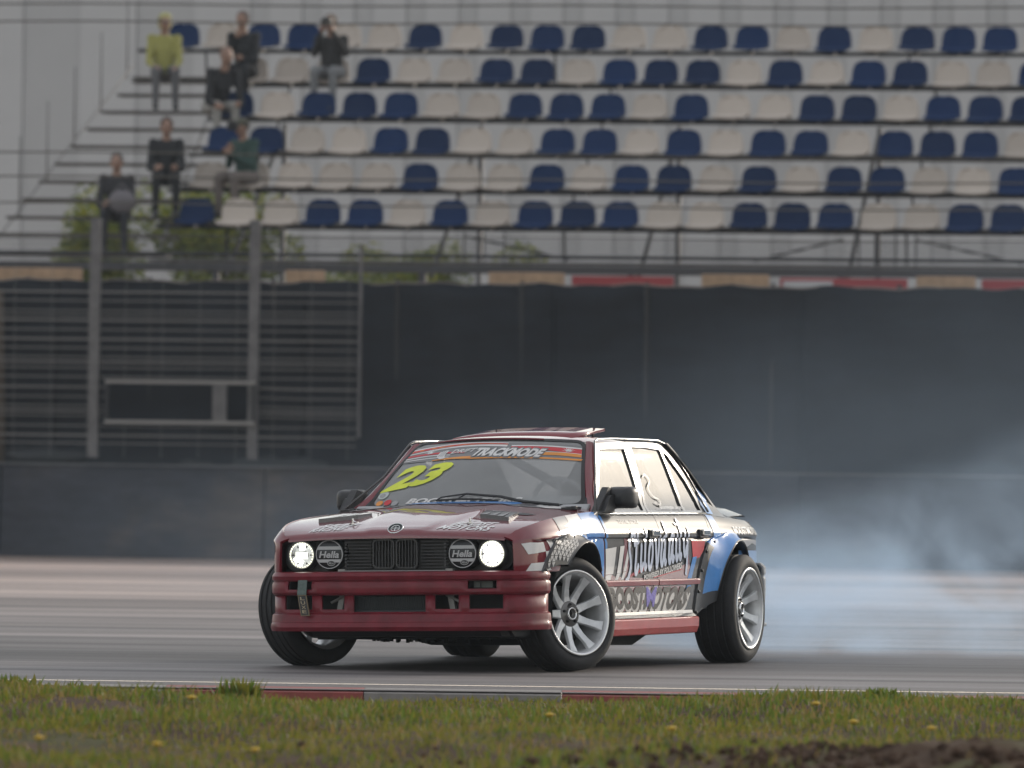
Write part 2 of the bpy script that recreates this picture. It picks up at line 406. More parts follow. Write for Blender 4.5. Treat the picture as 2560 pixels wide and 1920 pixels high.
# ---- livery on the left side
dec('stripe_decal', [(1.60,.50),(1.62,.845-.03),(1.40,.839),(1.40,.5)], SILW, fender_L) if False else None
def za(x, z0): return max(z0, .315+math.sqrt(max(0, .385**2-(x-FAX)**2))+.003) if abs(x-FAX) < .385 else z0
def topdec(x0, x1, z0, m, off=.0022): return dec('wrap_decal', [(x0+(x1-x0)*i/16, za(x0+(x1-x0)*i/16, z0)) for i in range(17)] + [(x1+(x0-x1)*i/6, _Zt(x1+(x0-x1)*i/6)-.002) for i in range(7)], m, fender_L, off)
topdec(1.575, 1.41, .55, SILW); topdec(1.405, 1.215, .60, WHITEW); topdec(1.21, .925, .42, BLUEW)
for q in ([(1.955,.690),(1.79,.706),(1.765,.647),(1.915,.632)], [(1.895,.583),(1.755,.590),(1.70,.545),(1.93,.541)], [(1.765,.647),(1.70,.652),(1.665,.591),(1.755,.590)],
          [(1.755,.712),(1.69,.716),(1.665,.655),(1.70,.652)], [(1.66,.72),(1.585,.722),(1.575,.66),(1.64,.657)], [(1.64,.657),(1.575,.66),(1.575,.6),(1.62,.595)]):
    dec('checker_decal', q, WHITEW, fender_L, .0028)
dec('checker_decal', [(1.69,.716),(1.66,.718),(1.64,.657),(1.665,.655)], GREYW, fender_L, .0028)
dec('wrap_decal', [(.900,.842),(.900,.60),(.872,.60),(.86,.842)], BLUEW, door_F)
dec('wrap_decal', [(.47,.715),(.58,.715),(.62,.50),(.50,.49)], RED, door_F, .0020)
dec('wrap_decal', [(.903,.440),(.903,.305),(.03,.305),(.02,.44)], RED, door_F)
dec('wrap_decal', [(.012,.44),(.017,.305),(-.36,.305),(-.46,.44)], RED, door_R)
dec('wrap_decal', [(.903,.535),(.75,.50),(.1,.483),(.02,.483),(.02,.479),(.903,.479)], RED, door_F, .0020)
dec('wrap_decal', [(.014,.500),(-.44,.56),(-.50,.62),(-.56,.479),(.014,.479)], RED, door_R, .0020)
dec('wrap_decal', [(-.56,.70),(-.80,.692),(-.77,.64),(-.70,.60),(-.58,.585)], REDW, door_R, .0030)
dec('wrap_decal', [(-.575,.60),(-.65,.605),(-.56,.479),(-.49,.479)], BLUEW, door_R, .0034)
dec('wrap_decal', [(-.49,.440),(-.56,.44),(-.52,.40),(-.46,.41)], BLUEW, door_R, .0034)
# slanted white checker bars behind the front wheel
for q in ([(.90,.655),(.72,.665),(.775,.515),(.90,.512)], [(.655,.668),(.585,.672),(.655,.52),(.715,.518)], [(.52,.674),(.475,.677),(.565,.53),(.61,.525)],
          [(.80,.512),(.90,.508),(.90,.482),(.815,.482)], [(.715,.516),(.655,.519),(.695,.482),(.745,.482)], [(.61,.523),(.565,.526),(.60,.482),(.645,.482)]):
    dec('checker_decal', q, WHITEW, door_F, .0030)
dec('checker_decal', [(.745,.44),(.70,.44),(.73,.405),(.775,.405)], WHITEW, door_F, .003); dec('checker_decal', [(.645,.44),(.60,.44),(.62,.41),(.68,.405)], WHITEW, door_F, .003)
# brush script, tall slanted strokes
def script_strokes():
    L = []; sl = .16
    def st(x, pts): L.append([(x + px + (py)*sl, py) for px, py in pts])
    st(0, [(.62,.80),(.60,1.0),(.40,1.0),(.22,.72),(.36,.40),(.42,.16),(.22,-.12),(.0,-.16)])
    st(.9, [(.0,1.02),(-.02,.5),(-.04,.08),(.10,-.02),(.25,.2)]); st(.7, [(-.05,.72),(.45,.80)])
    st(1.38, [(.0,.70),(-.03,.2),(.08,.02),(.22,.2)]); st(1.42, [(.02,.92),(.03,.97)])
    st(1.75, [(.0,1.05),(-.03,.4),(.02,.04),(.18,.12)])
    st(2.2, [(.12,.72),(-.08,.5),(-.10,.12),(.08,.0),(.24,.3),(.20,.64),(.10,.73)])
    st(2.75, [(-.05,.78),(.10,.04),(.20,.10),(.34,.80)])
    st(3.35, [(.22,.66),(.0,.62),(-.10,.15),(.06,.0),(.22,.4)]); st(3.62, [(.02,1.10),(-.02,.3),(.06,.0),(.16,.1)])
    st(4.1, [(.22,.68),(.0,.62),(-.10,.15),(.05,.0),(.22,.45)]); st(4.36, [(.02,.72),(-.02,.2),(.06,.0),(.16,.15)])
    st(4.72, [(.0,.72),(-.02,.15),(.08,.0),(.2,.15)]); st(4.76, [(.02,.92),(.03,.97)])
    st(5.06, [(.0,1.08),(-.03,.3),(.05,.0),(.18,.15)])
    st(5.46, [(.0,.74),(.0,.25),(.12,.05),(.28,.3)]); st(5.80, [(.04,.78),(.0,.2),(-.02,-.34),(-.04,-.50)])
    return L
def script_obj(name, w, m, off):
    V = []; F = []
    for s_ in script_strokes():
        v, f = ribbon(s_, w); n = len(V); V += v; F += [[i+n for i in q] for q in f]
    bm = bmesh.new()
    def mp(p):
        u = p[0]/6.1; v = p[1]
        return (.575 - u*1.10, .505 + u*.105 + v*.222*(1-.06*u))
    bv = [bm.verts.new((*mp(p), 0)) for p in V]
    for f in F:
        try: bm.faces.new([bv[i] for i in f])
        except ValueError: pass
    for v in ZL: bmesh.ops.bisect_plane(bm, geom=bm.verts[:]+bm.edges[:]+bm.faces[:], dist=1e-7, plane_co=(0, v, 0), plane_no=(0, 1, 0))
    bm.verts.index_update(); Q = [(v.co.x, v.co.y) for v in bm.verts]; FF = [[v.index for v in f.verts] for f in bm.faces]; bm.free()
    return surf_obj(name, Q, FF, [], SL, m, car, E_OUT, off)
script_obj('script_outline', .215, BLACKP, .0046)
tag(script_obj('script_lettering', .165, mat('script_silver', (.42, .47, .60), .3, .1, .6), .0060), 'tall silver brush script on the doors')
dec('wrap_decal', [(.27,.505),(.26,.476),(-.375,.540),(-.39,.575)][::-1], BLACKP, car, .0038)
side_text('lettering', 'POWERED BY FOLLOWERS', [(.262,.478),(-.370,.538),(.266,.503),(-.385,.573)], WHITEW, car, .0056, .03)
V, F = [], []
zz = [(.50-.012*i+.0, .498+.006*(i % 2)*3+.004*i*.5) for i in range(22)]
dec('zigzag_decal', [(p[0], p[1]) for p in zz] + [(p[0], p[1]-.012) for p in zz[::-1]], REDW, car, .0050)
dec('zigzag_decal', [(.10,.486),(-.38,.530),(-.39,.535),(.10,.492)], REDW, car, .0052)
# outlined BoostMotors (white plate, dark letters)
bq = [(.800,.325),(-.44,.312),(.845,.432),(-.560,.425)]
side_text('lettering_outline', 'BoostMotors', [(.825,.314),(-.475,.301),(.880,.442),(-.590,.435)], mat('plate_white', (.58, .56, .54), .5, 0, .1, .1), car, .0040, .075)
tag(side_text('lettering', 'BOOSTMOTORS', bq, mat('dark_letters', (.012, .012, .015), .55, 0, .0), car, .0056, .055), 'dark block letters outlined in white on the lower doors')
dec('wrap_decal', [(.845,.43),(.70,.432),(.66,.33),(.80,.325)], PURPLE, car, .0050) if False else None
side_text('lettering', 'M', [(.200,.330),(.075,.328),(.225,.436),(.040,.436)], PURPLE, car, .0066, .02)
side_text('lettering', 'TOTAL STYLE', [(.62,.795),(.28,.795),(.62,.815),(.28,.815)], SILW, door_F, .003, .01)
side_text('lettering', 'BOOSTMOTORS', [(-1.34,.728),(-1.98,.724),(-1.34,.772),(-1.98,.765)], WHITEW, quarter_L, .0035, .02)
dec('wrap_decal', [(-.94,.843),(-1.06,.836),(-1.08,.668),(-1.0,.625),(-.94,.60)], LBLUE, quarter_L, .0026)
dec('wrap_decal', [(-1.42,.635),(-1.93,.630),(-1.93,.535),(-1.42,.54)], mat('dusty_blue_wrap', (.06, .18, .40), .35, 0, .5), quarter_L, .0026)
side_text('lettering', 'FORCE', [(-1.70,.475),(-1.98,.472),(-1.70,.507),(-1.98,.503)], WHITEW, quarter_L, .003, .015)
dec('wrap_decal', [(-1.2,.700),(-1.6,.70),(-1.95,.69),(-1.9,.66),(-1.75,.675),(-1.62,.655),(-1.45,.672),(-1.25,.66)], SILW, quarter_L, .0024)
# door handles
for hx, par in ((.11, door_F), (-.765, door_R)):
    m = MB(); y = yside(hx, .745)
    m.box((hx, y+.012, .742), (.125, .03, .036)); o = m.build('door_handle', mat('handle_bright', (.5, .5, .5), .1, .9), par, body=True, bevel=.006)
    m = MB(); m.box((hx+.012, y+.002, .735), (.145, .02, .050)); m.build('handle_recess', SEAL, par, body=True, bevel=.004)
    m = MB(); m.box((hx, -y-.012, .742), (.125, .03, .036)); m.build('door_handle', mat('handle_bright'), car, body=True, bevel=.006)

# ---- hood
HP = [(2.026,.725,.708),(2.025,.736,.716),(2.018,.751,.7265),(2.002,.763,.740),(1.96,.775,.756),(1.90,.787,.775),(1.80,.807,.797),(1.70,.824,.813),(1.5,.856,.833),(1.3,.881,.847),(1.1,.900,.857),(.96,.911,.862),(.90,.915,.864)]
_hx = PCH([(i/12, p[0]) for i, p in enumerate(HP)]); _hz = PCH([(i/12, p[1]) for i, p in enumerate(HP)]); _he = PCH([(i/12, p[2]) for i, p in enumerate(HP)])
def HOOD(p, t):
    xc = _hx(p); x = xc - .042*t*t*max(0, (xc-1.2)/.8)
    if p > .9: x -= .10*t*t*(p-.9)/.1
    ye = yside(min(x, 1.986), _Zt(min(x, 1.986))) - .003
    k = abs(t); z = _hz(p) - (_hz(p)-_he(p))*k**2.6
    w = .20+.24*p                                     # raised centre band
    b = 1/(1+math.exp((k-w)/.018))
    z += .010*b*min(1, p/.35)
    return (x, ye*t, z)
def p_of_x(x):
    lo, hi = 0., 1.
    for _ in range(30):
        mid = (lo+hi)/2
        if _hx(mid) > x: lo = mid
        else: hi = mid
    return lo
def hood_pt(x, y): 
    p = p_of_x(x); t = 0
    for _ in range(12):
        X, Y, Z = HOOD(p, t); ye = Y/t if abs(t) > 1e-6 else yside(min(x, 1.986), _Zt(min(x, 1.986)))
        t = y/ye if ye else 0; X = HOOD(p, t)[0]; p = min(1, max(0, p + (X-x)*.35))
    return p, t
HPL = frange(0, 1, 1/36.); HTL = sorted(set(frange(-1, 1, 1/14.)))
HOODM = paint('hood_red', (.150, .013, .022), coat=1.); HOODM.node_tree.nodes['Principled BSDF'].inputs['Coat IOR'].default_value = 1.75
hood = panel('hood', [(0, t) for t in frange(-1, 1, .1)] + [(1, t) for t in frange(1, -1, .1)], HOOD, HPL, HTL, HOODM, car, (0, 0, 1), flange=.02)
def hdec(name, pts, m, off=.002): return panel(name, [hood_pt(x, y) for x, y in pts], HOOD, HPL, HTL, m, hood, (0, 0, 1), off=off, flange=0)
# rear part of the hood: dark wrap, blue panel, white blocks
hdec('wrap_decal', [(.905,-.60),(.905,.0),(.905,.60),(1.02,.66),(1.10,.56),(1.07,.36),(1.06,.10),(1.06,-.10),(1.07,-.36),(1.10,-.56),(1.02,-.66)], GREYW, .0018)
hdec('wrap_decal', [(.906,-.34),(.906,0),(.906,.34),(1.00,.33),(1.00,0),(1.00,-.33)], BLUEW, .0030)
hdec('wrap_decal', [(1.003,-.33),(1.003,0),(1.003,.33),(1.05,.31),(1.05,0),(1.05,-.31)], LBLUE, .0030)  # windscreen reflection painted on as a pale blue strip, not part of the wrap
hdec('wrap_decal', [(.908,-.60),(.908,-.45),(1.02,-.42),(1.17,-.60),(1.03,-.63)], WHITEW, .0032)
hdec('wrap_decal', [(.908,.44),(.908,.60),(1.06,.62),(1.10,.55),(1.03,.46)], WHITEW, .0032)
hdec('wrap_decal', [(1.35,.30),(1.44,.62),(1.50,.58),(1.44,.30)], CHAR, .0032)
hdec('wrap_decal', [(1.37,.34),(1.40,.34),(1.385,.44)], SILW, .0042)
for y in (-.49, -.47, .49, .52): hdec('triangle_print', [(.93, y-.02), (.95, y+.02), (.965, y-.01)], CHAR, .0046)
def htext(s, x0, x1, y0, y1, sh, m=WHITEW):  # x0 front, x1 rear
    return text_on('lettering', s, [hood_pt(x0, y0), hood_pt(x0, y1), hood_pt(x1, y0+sh), hood_pt(x1, y1+sh)], HOOD, m, hood, (0, 0, 1), .003, .02, 1., (HPL, HTL))
htext('SUICIDE', 1.865, 1.935-.14, -.50, -.30, .03); htext('RACING', 1.955, 1.875, -.525, -.335, .02)
htext('BOOST', 1.855, 1.775, .27, .50, .03); htext('MOTORS', 1.955, 1.867, .225, .52, .02)
# emblem
def on_hood(x, y, dz=0): p, t = hood_pt(x, y); X, Y, Z = HOOD(p, t); return Vector((X, Y, Z+dz))
ec = on_hood(1.985, 0); nrm = Vector((.62, 0, .78)).normalized()
EM = Matrix.Translation(ec) @ nrm.to_track_quat('Y', 'Z').to_matrix().to_4x4()
m = MB(); m.lathe([(.043,-.004),(.043,.004),(.041,.006),(.036,.0055),(.0345,.004),(.0005,.004)], 28, EM); em = m.build('roundel_badge', mat('badge_dark', (.02, .03, .03), .3, .2), car, True, True)
m = MB(); m.lathe([(.044,.003),(.043,.007),(.0405,.007),(.040,.003)], 28, EM); m.lathe([(.026,.003),(.0255,.0058),(.0235,.0058),(.023,.003)], 24, EM)
for a in (0, 90):
    m.box(EM @ Vector((0, .0048, 0)), (.047, .002, .004), (EM.to_3x3() @ Matrix.Rotation(rad(a), 3, 'Y')))
m.build('badge_ring', CHROME, em, True, True)
# louvre plates and hood pins
for sg in (-1, 1):
    pl = [(1.72, sg*.56), (1.63, sg*.36), (1.50, sg*.33), (1.46, sg*.52)]
    P = [on_hood(x, y, .008) for x, y in pl]; P2 = [p + Vector((0, 0, .014)) if i in (0, 1) else p + Vector((0, 0, .004)) for i, p in enumerate(P)]
    lo = [p - Vector((0, 0, .02)) for p in P]
    m = MB(); m.add(P2 + lo, [(0,1,2,3),(7,6,5,4),(0,4,5,1),(1,5,6,2),(2,6,7,3),(3,7,4,0)]); v = m.build('hood_vent', CARBON, car, body=True)
    m = MB()
    for k in range(3):
        a = P2[0].lerp(P2[1], .2+.28*k); b = P2[3].lerp(P2[2], .2+.28*k); c = P2[0].lerp(P2[1], .38+.28*k)
        up = Vector((0, 0, .003)); m.add([a+up, b+up, c+up], [(0, 1, 2)])
    m.build('vent_print', SILW, v, body=True)
    pc = on_hood(1.80, sg*.345+.02, .0)
    m = MB(); m.lathe([(.022,0),(.022,.003),(.006,.004),(.006,.03),(.002,.032)], 12, Matrix.Translation(pc) @ Matrix.Rotation(rad(90), 4, 'X')); m.box(pc+Vector((0,0,.018)), (.05,.006,.006), Matrix.Rotation(.5,3,'Z')); m.tube([pc+Vector((.02,.01,.02)), pc+Vector((.03,.03,.012)), pc+Vector((.0,.035,.01))], .0025, 5)
    m.build('hood_pin', CHROME, car, body=True)
    nz = on_hood(1.03, sg*.66, .006); m = MB(); m.box(nz, (.035,.09,.016), Matrix.Rotation(.35*sg,3,'Z')); m.box(nz+Vector((0,.03,.004)), (.03,.03,.02)); m.build('washer_nozzle', PLASTIC, car, body=True, bevel=.003)
# ---- windscreen
def WS(u, v):
    yb, yt = .655, .500
    y = u*(yb + (yt-yb)*v)
    xb = .905 - .155*u*u; xt = .365 - .060*u*u
    zb = .900; zt = 1.284 - .018*u*u
    bow = .035*math.sin(math.pi*v)*1.0
    return (xb + (xt-xb)*v + bow*.55, y, zb + (zt-zb)*v + bow*.5*(1-.3*u*u))
UL = frange(-1, 1, 1/12.); VL = frange(0, 1, 1/10.)
wso = (.6, 0, .8)
windscreen = panel('windscreen', rrect(-.975, .0, .975, .965, .09), WS, UL, VL, WSGLASS, car, wso, flange=.004)
panel('windscreen_seal', rrect(-1.0, -.03, 1.0, .995, .10), WS, UL, VL, SEAL, car, wso, holes=[rrect(-.968, .012, .968, .955, .085)], off=.004, flange=.012)
def wdec(name, pts, m, off=.003): return panel(name, pts, WS, UL, VL, m, windscreen, wso, off=off, flange=0)
def wtext(s, q, m, off=.006, bold=.02, sp=1.): return text_on('lettering', s, q, WS, m, windscreen, wso, off, bold, sp, (UL, VL))
BANG = mat('banner_grey', (.12, .12, .12), .35, 0, .5)
def bandpoly(pts_top, pts_bot): return pts_top + pts_bot[::-1]
def curve(u0, v0, u1, v1, sag, n=10): return [(u0+(u1-u0)*i/n, v0+(v1-v0)*i/n + sag*math.sin(math.pi*i/n)) for i in range(n+1)]
tb = curve(-.965, .905, .965, .90, .01); bb = curve(-.965, .63, .965, .665, .02)
wdec('sun_banner', bandpoly(tb, bb), BANG, .0028)
for (a0, a1, sag), (b0, b1, sbg), mm in (
    ((.855,.915,.045),(.835,.905,.045),WHITEW), ((.835,.900,.045),(.795,.885,.045),REDW), ((.822,.893,.045),(.805,.888,.045),ORANGE), ((.780,.880,.05),(.762,.850,.05),WHITEW)):
    wdec('stripe_decal', bandpoly(curve(-.965,a0,.15,a1,sag), curve(-.965,b0,.15,b1,sbg)), mm, .0040)
wdec('stripe_decal', bandpoly(curve(-.965,.748,-.30,.775,.02), curve(-.965,.715,-.30,.752,.02)), REDW, .0040)
wdec('stripe_decal', bandpoly(curve(-.965,.700,-.45,.735,.02), curve(-.965,.680,-.45,.722,.02)), WHITEW, .0040)
wdec('stripe_decal', bandpoly(curve(-.965,.665,-.45,.700,.01), curve(-.965,.650,-.45,.688,.01)), WHITEW, .0040)
wdec('stripe_decal', bandpoly(curve(-.62,.655,-.18,.70,.01), curve(-.62,.640,-.18,.655,.01)), ORANGE, .0044)
wdec('stripe_decal', bandpoly(curve(-.20,.672,.98,.668,.012), curve(-.20,.652,.965,.640,.012)), ORANGE, .0044)
wdec('stripe_decal', bandpoly(curve(.20,.872,.965,.852,.015), curve(.20,.855,.965,.832,.015)), WHITEW, .0042)
wdec('stripe_decal', bandpoly(curve(.20,.852,.965,.830,.015), curve(.20,.836,.965,.745,.01)), REDW, .0040)
wdec('stripe_decal', bandpoly(curve(.56,.765,.965,.745,.01), curve(.54,.715,.965,.695,.01)), ORANGE, .0044)
wdec('stripe_decal', bandpoly(curve(.56,.772,.965,.752,.01), curve(.56,.765,.965,.745,.01)), WHITEW, .0046)
for cu, cv in ((-.72,.765), (.83,.785)):
    for k in range(7):
        a = rad(20+k*24); w_ = .012
        wdec('spark_decal', [(cu-w_, cv-.006), (cu+w_, cv-.006), (cu+.085*math.cos(a), cv+.085*math.sin(a))], WHITEW, .0052)
wtext('DRIFT', [(-.455,.745),(-.20,.770),(-.43,.808),(-.17,.828)], WHITEW, .0062, .02)
bl = [(-.205,.705),(.545,.685),(-.155,.820),(.60,.800)]
wtext('TRACKMODE', [(bl[0][0]-.015,bl[0][1]-.012),(bl[1][0]+.01,bl[1][1]-.012),(bl[2][0]-.015,bl[2][1]+.014),(bl[3][0]+.015,bl[3][1]+.014)], BANG, .0056, .085)
wtext('TRACKMODE', bl, WHITEW, .0070, .05)
wdec('emblem_print', [(-.60,.73),(-.585,.69),(-.54,.66),(-.49,.67),(-.47,.70),(-.50,.70),(-.51,.74),(-.495,.80),(-.53,.80),(-.56,.79),(-.59,.775)], WHITEW, .0062)
for k in range(3): wdec('emblem_print', [(-.575+.022*k,.70),(-.570+.022*k,.70),(-.562+.022*k,.79),(-.568+.022*k,.79)], BANG, .0072)
tag(wtext('23', [(-.985+.03,.205),(-.455,.33),(-.86,.545),(-.29,.600)], LIME, .006, .045), 'race number 23 in lime yellow')
wtext('BOOSTMOTORS', [(-.60,.035),(.46,.035),(-.565,.098),(.49,.098)], WHITEW, .006, .035)
def disc(cu, cv, r, m, off=.005): wdec('round_sticker', arc(cu, cv, r, 0, 345, 16), m, off)
disc(-.90, .155, .055, mat('pale_sticker', (.42, .46, .44), .5), .0042); disc(-.80, .055, .038, REDW, .0044); disc(-.72, .045, .034, SILW, .0046); disc(-.885, .045, .035, ORANGE, .0048); disc(-.905, .15, .03, SILW, .0052)
# wiper
m = MB(); w0 = Vector(WS(.52,-.02)) + Vector((.03,0,.015)); pts = [Vector(WS(u, v)) + Vector((.012,0,.016)) for u, v in ((.80,-.03),(.50,.02),(.30,.085),(-.02,.125),(-.25,.085))]
m.tube(pts, [.008,.009,.008,.006,.004], 6); bl_ = [Vector(WS(u, v)) + Vector((.006,0,.009)) for u, v in ((-.30,.06),(-.1,.075),(.1,.070),(.28,.045))]
m.tube(bl_, .006, 6); m.tube([pts[3], bl_[1]], .004, 5); m.tube([pts[4], bl_[0]], .004, 5); m.build('wiper', PLASTIC, car, body=True)
m = MB(); m.prism([(.90,.893),(.90,.865),(.70,.85),(.60,.88)], 1, -.66, .66); m.build('scuttle', PLASTIC, car, body=True)
# ---- A pillars, roof, side glass
GX = frange(-1.5, .95, .12); GZ = frange(.84, 1.26, .07)
for S, sg in ((SL, 1), (SR, -1)):
    ou = (0, sg, .4)
    n = 10; vs = []
    fr_edge = PCH([(0, .925), (.15, .86), (1, .405)]); fz = PCH([(0, .848), (1, 1.248)])
    for i in range(n+1):
        t = i/n; a = Vector(WS(sg*1.0, -.06+1.06*t)); b = Vector(S(*GW([(fr_edge(t), fz(t))])[0])) + Vector((0, sg*.003, 0))
        mid = (a+b)/2 + Vector((.010, sg*.014, .002)); vs += [a + Vector((0,0,-.004)), a*.65+b*.35 + Vector((.006, sg*.003, .003)), a*.3+b*.7 + Vector((.005, sg*.003, .002)), b]
    fs = [(i*4+k, i*4+k+1, (i+1)*4+k+1, (i+1)*4+k) for i in range(n) for k in range(3)]
    if sg < 0: fs = [f[::-1] for f in fs]
    mk('windscreen_pillar', vs, fs, RED, car, True, True)
    # cowl corner between hood, pillar and door
    fo = [(.918,.846),(.405,1.252),(-.10,1.262),(-.10,1.235),(.385,1.228),(.86,.862),(-.02,.862),(-.045,.846)]
    sub = lambda P: [(P[i][0]+(P[(i+1) % len(P)][0]-P[i][0])*k/4, P[i][1]+(P[(i+1) % len(P)][1]-P[i][1])*k/4) for i in range(len(P)) for k in range(4)]
    fo = GW(sub([(.915,.847),(.41,1.250),(-.095,1.262),(.052,.847)]))
    w1 = GW(sub([(.842,.866),(.384,1.216),(-.034,1.221),(.098,.866)]))
    panel('door_frame', fo, S, GX, GZ, FRAMEM, car, ou, holes=[w1], off=.004, flange=.02)
    g1 = panel('side_window', GW(sub([(.862,.852),(.395,1.226),(-.045,1.231),(.11,.852)])), S, GX, GZ, SDGLASS, car, ou, off=-.006, flange=.004)
    ro = GW(sub([(.040,.847),(-.107,1.262),(-.40,1.262),(-.652,1.256),(-.745,1.232),(-.80,1.20),(-.895,1.085),(-.955,.98),(-.975,.90),(-.970,.847)]))
    w2 = GW(sub([(.012,.866),(-.165,1.232),(-.40,1.232),(-.640,1.219),(-.595,.866)])); w3 = GW(sub([(-.672,1.213),(-.725,1.19),(-.86,1.035),(-.905,.93),(-.905,.866),(-.628,.866)]))
    panel('door_frame', ro, S, GX, GZ, FRAMEM, car, ou, holes=[w2, w3], off=.004, flange=.02)
    panel('side_window', GW(sub([(.02,.852),(-.155,1.24),(-.40,1.24),(-.65,1.228),(-.605,.852)])), S, GX, GZ, SDGLASS, car, ou, off=-.006, flange=.004)
    panel('quarter_window', GW(sub([(-.66,1.222),(-.735,1.20),(-.87,1.04),(-.915,.93),(-.915,.852),(-.616,.852)])), S, GX, GZ, SDGLASS, car, ou, off=-.006, flange=.004)
    m = MB(); m.tube([Vector(S(x, .850)) + Vector((0, sg*.006, 0)) for x in frange(-.96, .91, .17)], .0085, 8); m.build('belt_trim', FRAMEM, car, True, True)
    # roof pillar (sail panel) and gutter
    sail = GW(sub([(-.66,1.262),(-.752,1.238),(-.806,1.205),(-.90,1.09),(-.96,.985),(-.982,.90),(-.978,.846)] + [(-1.10,.838),(-1.24,.832),(-1.36,.829)] + [(-1.24,.93),(-1.10,1.06),(-.96,1.19),(-.86,1.262)]))
    sp = panel('roof_pillar', sail, S, GX+[-1.0,-1.1,-1.2,-1.3], GZ, CHAR, car, ou, flange=.0)
    if sg == 1:
        panel('wrap_decal', GW([(-.985,.98),(-1.02,1.0),(-1.14,.95),(-1.12,.845),(-.99,.85)]), SL, GX, GZ, LBLUE, sp, ou, off=.003, flange=0)
    m = MB(); m.tube([Vector(S(.92,.852)) + Vector((.0,sg*.004,.004))] + [Vector(S(x, z)) + Vector((0, sg*.004, .012)) for x, z in GW(((.66,1.06),(.42,1.25),(.36,1.262),(.1,1.267),(-.2,1.267),(-.5,1.265),(-.68,1.262),(-.76,1.245),(-.84,1.18),(-.93,1.07),(-1.0,.93),(-1.01,.85)))], .0065, 6)
    m.build('gutter_rail', FRAMEM, car, True, True)
side_text('lettering', 'boostmotor_sergej', GW([(-.20,.872),(-.575,.872),(-.20,.893),(-.575,.893)]), WHITEW, car, .010, .01)
V, F = ribbon(GW([(-.145,1.06),(-.20,1.075),(-.24,1.04),(-.16,1.0),(-.19,.95),(-.27,.93),(-.25,.90),(-.17,.915)]), .010)
surf_obj('lettering', V, F, [], SL, mat('faint_print', (.30, .30, .29), .5), car, E_OUT, .002)
ROOFM = paint('roof_red', (.20, .016, .026), coat=1.); ROOFM.node_tree.nodes['Principled BSDF'].inputs['Coat IOR'].default_value = 1.75
def ROOF(x, t):
    ye = .550 - .035*max(0, (x-.05)/.35)**2 - .035*max(0, (-.55-x)/.3)**2
    zc = 1.310 - .030*max(0, (x+.1)/.5)**2 - .030*max(0, (-.1-x)/.65)**2
    k = abs(t); z = zc - .030*k**2.2 - .050*k**7
    xx = x + (-.052*t*t if x > .2 else 0)*min(1, (x-.2)/.165 if x > .2 else 0) + (-.01*t*t if x < -.6 else 0)
    return (xx, ye*t, z)
roof = panel('roof', [(.375, t) for t in frange(-1, 1, .1)] + [(-.84, t) for t in frange(1, -1, .1)], ROOF, frange(-.84, .375, .06), frange(-1, 1, .07), ROOFM, car, (0, 0, 1), flange=.02)
hd = [ROOF(.376, t) for t in frange(-.82, .52, .1)]
m = MB(); m.tube([Vector(p) + Vector((.004, 0, .001)) for p in hd], .006, 6); m.build('roof_edge', RED, car, True, True)
m = MB(); vs = []; xs = frange(.16, -.40, .07); ys_ = frange(-.36, .36, .08)
for x in xs:
    for y in ys_:
        X, Y, Z = ROOF(x, y/.58); vs.append((x, y, Z+.002+.049*((.16-x)/.56)))
nx, ny = len(xs), len(ys_); top = [(i*ny+j, i*ny+j+1, (i+1)*ny+j+1, (i+1)*ny+j) for i in range(nx-1) for j in range(ny-1)]
o = mk('sunroof_panel', vs, top, mat('roof_red'), car, True, True); sm = o.modifiers.new('s', 'SOLIDIFY'); sm.thickness = .014; sm.offset = -1
m = MB()
for y in (-.3, .3): m.tube([(-.36, y, 1.30), (-.385, y, 1.345)], .008, 6)
m.build('sunroof_strut', DARKM, o, body=True)
panel('sunroof_shadow_gap', rrect(-.40, -.66, -.30, .66, .03), ROOF, [], [], SEAL, car, (0, 0, 1), off=.0025, flange=0)
# rear glass, deck, boot lid, tail
def RG(u, v):
    return (-.845 - .02*u*u + (-.53 + .06*u*u)*v - .02*math.sin(math.pi*v), u*(.545 + .12*v), 1.284-.03*u*u + (.895-1.284)*v + .02*math.sin(math.pi*v))
panel('rear_window', rrect(-.95, .02, .95, .98, .08), RG, frange(-1, 1, .2), frange(0, 1, .15), LENS, car, (-.6, 0, .8), flange=.003)
panel('rear_window_frame', [(-1.07,-.03),(1.07,-.03),(1.07,1.06),(-1.07,1.06)], RG, frange(-1, 1, .2), frange(0, 1, .15), CHAR, car, (-.6, 0, .8), holes=[rrect(-.95, .02, .95, .98, .08)], off=-.001, flange=.01)
text_on('lettering', '23', [(-.62,.62),(-.05,.62),(-.62,.12),(-.05,.12)], RG, LIME, car, (-.6, 0, .8), .004, .05)
def DECK(x, t):
    ye = yside(x, _Zt(x)) - .002; k = abs(t)
    zc = .885 - .012*max(0, (-1.9-x)/.2)
    return (x - .03*(1-k)*max(0, (-1.9-x)/.2), ye*t, zc - (zc-_Zt(x))*k**3)
panel('boot_lid', [(-1.36, t) for t in frange(-1, 1, .2)] + [(-2.09, t) for t in frange(1, -1, .2)], DECK, frange(-2.09, -1.36, .05), frange(-1, 1, .1), CHAR, car, (0, 0, 1), flange=.02)
m = MB(); sec = [(-1.66,.872),(-1.74,.888),(-1.86,.902),(-1.98,.908),(-2.02,.900),(-2.03,.872)]
vs = []; yl = frange(-.66, .66, .11)
for y in yl:
    k = (abs(y)/.66); f_ = 1-.55*k**6
    for x, z in sec: vs.append((x+.02*k*k, y, .80+.0*k + (z-.80)*(1-.62*k**5) - .075*k**5*0 if z > .875 else z-.04))
n = len(sec); m.add(vs, [(i*n+k, i*n+k+1, (i+1)*n+k+1, (i+1)*n+k) for i in range(len(yl)-1) for k in range(n-1)] + [tuple(range(n)), tuple((len(yl)-1)*n+k for k in range(n-1, -1, -1))])
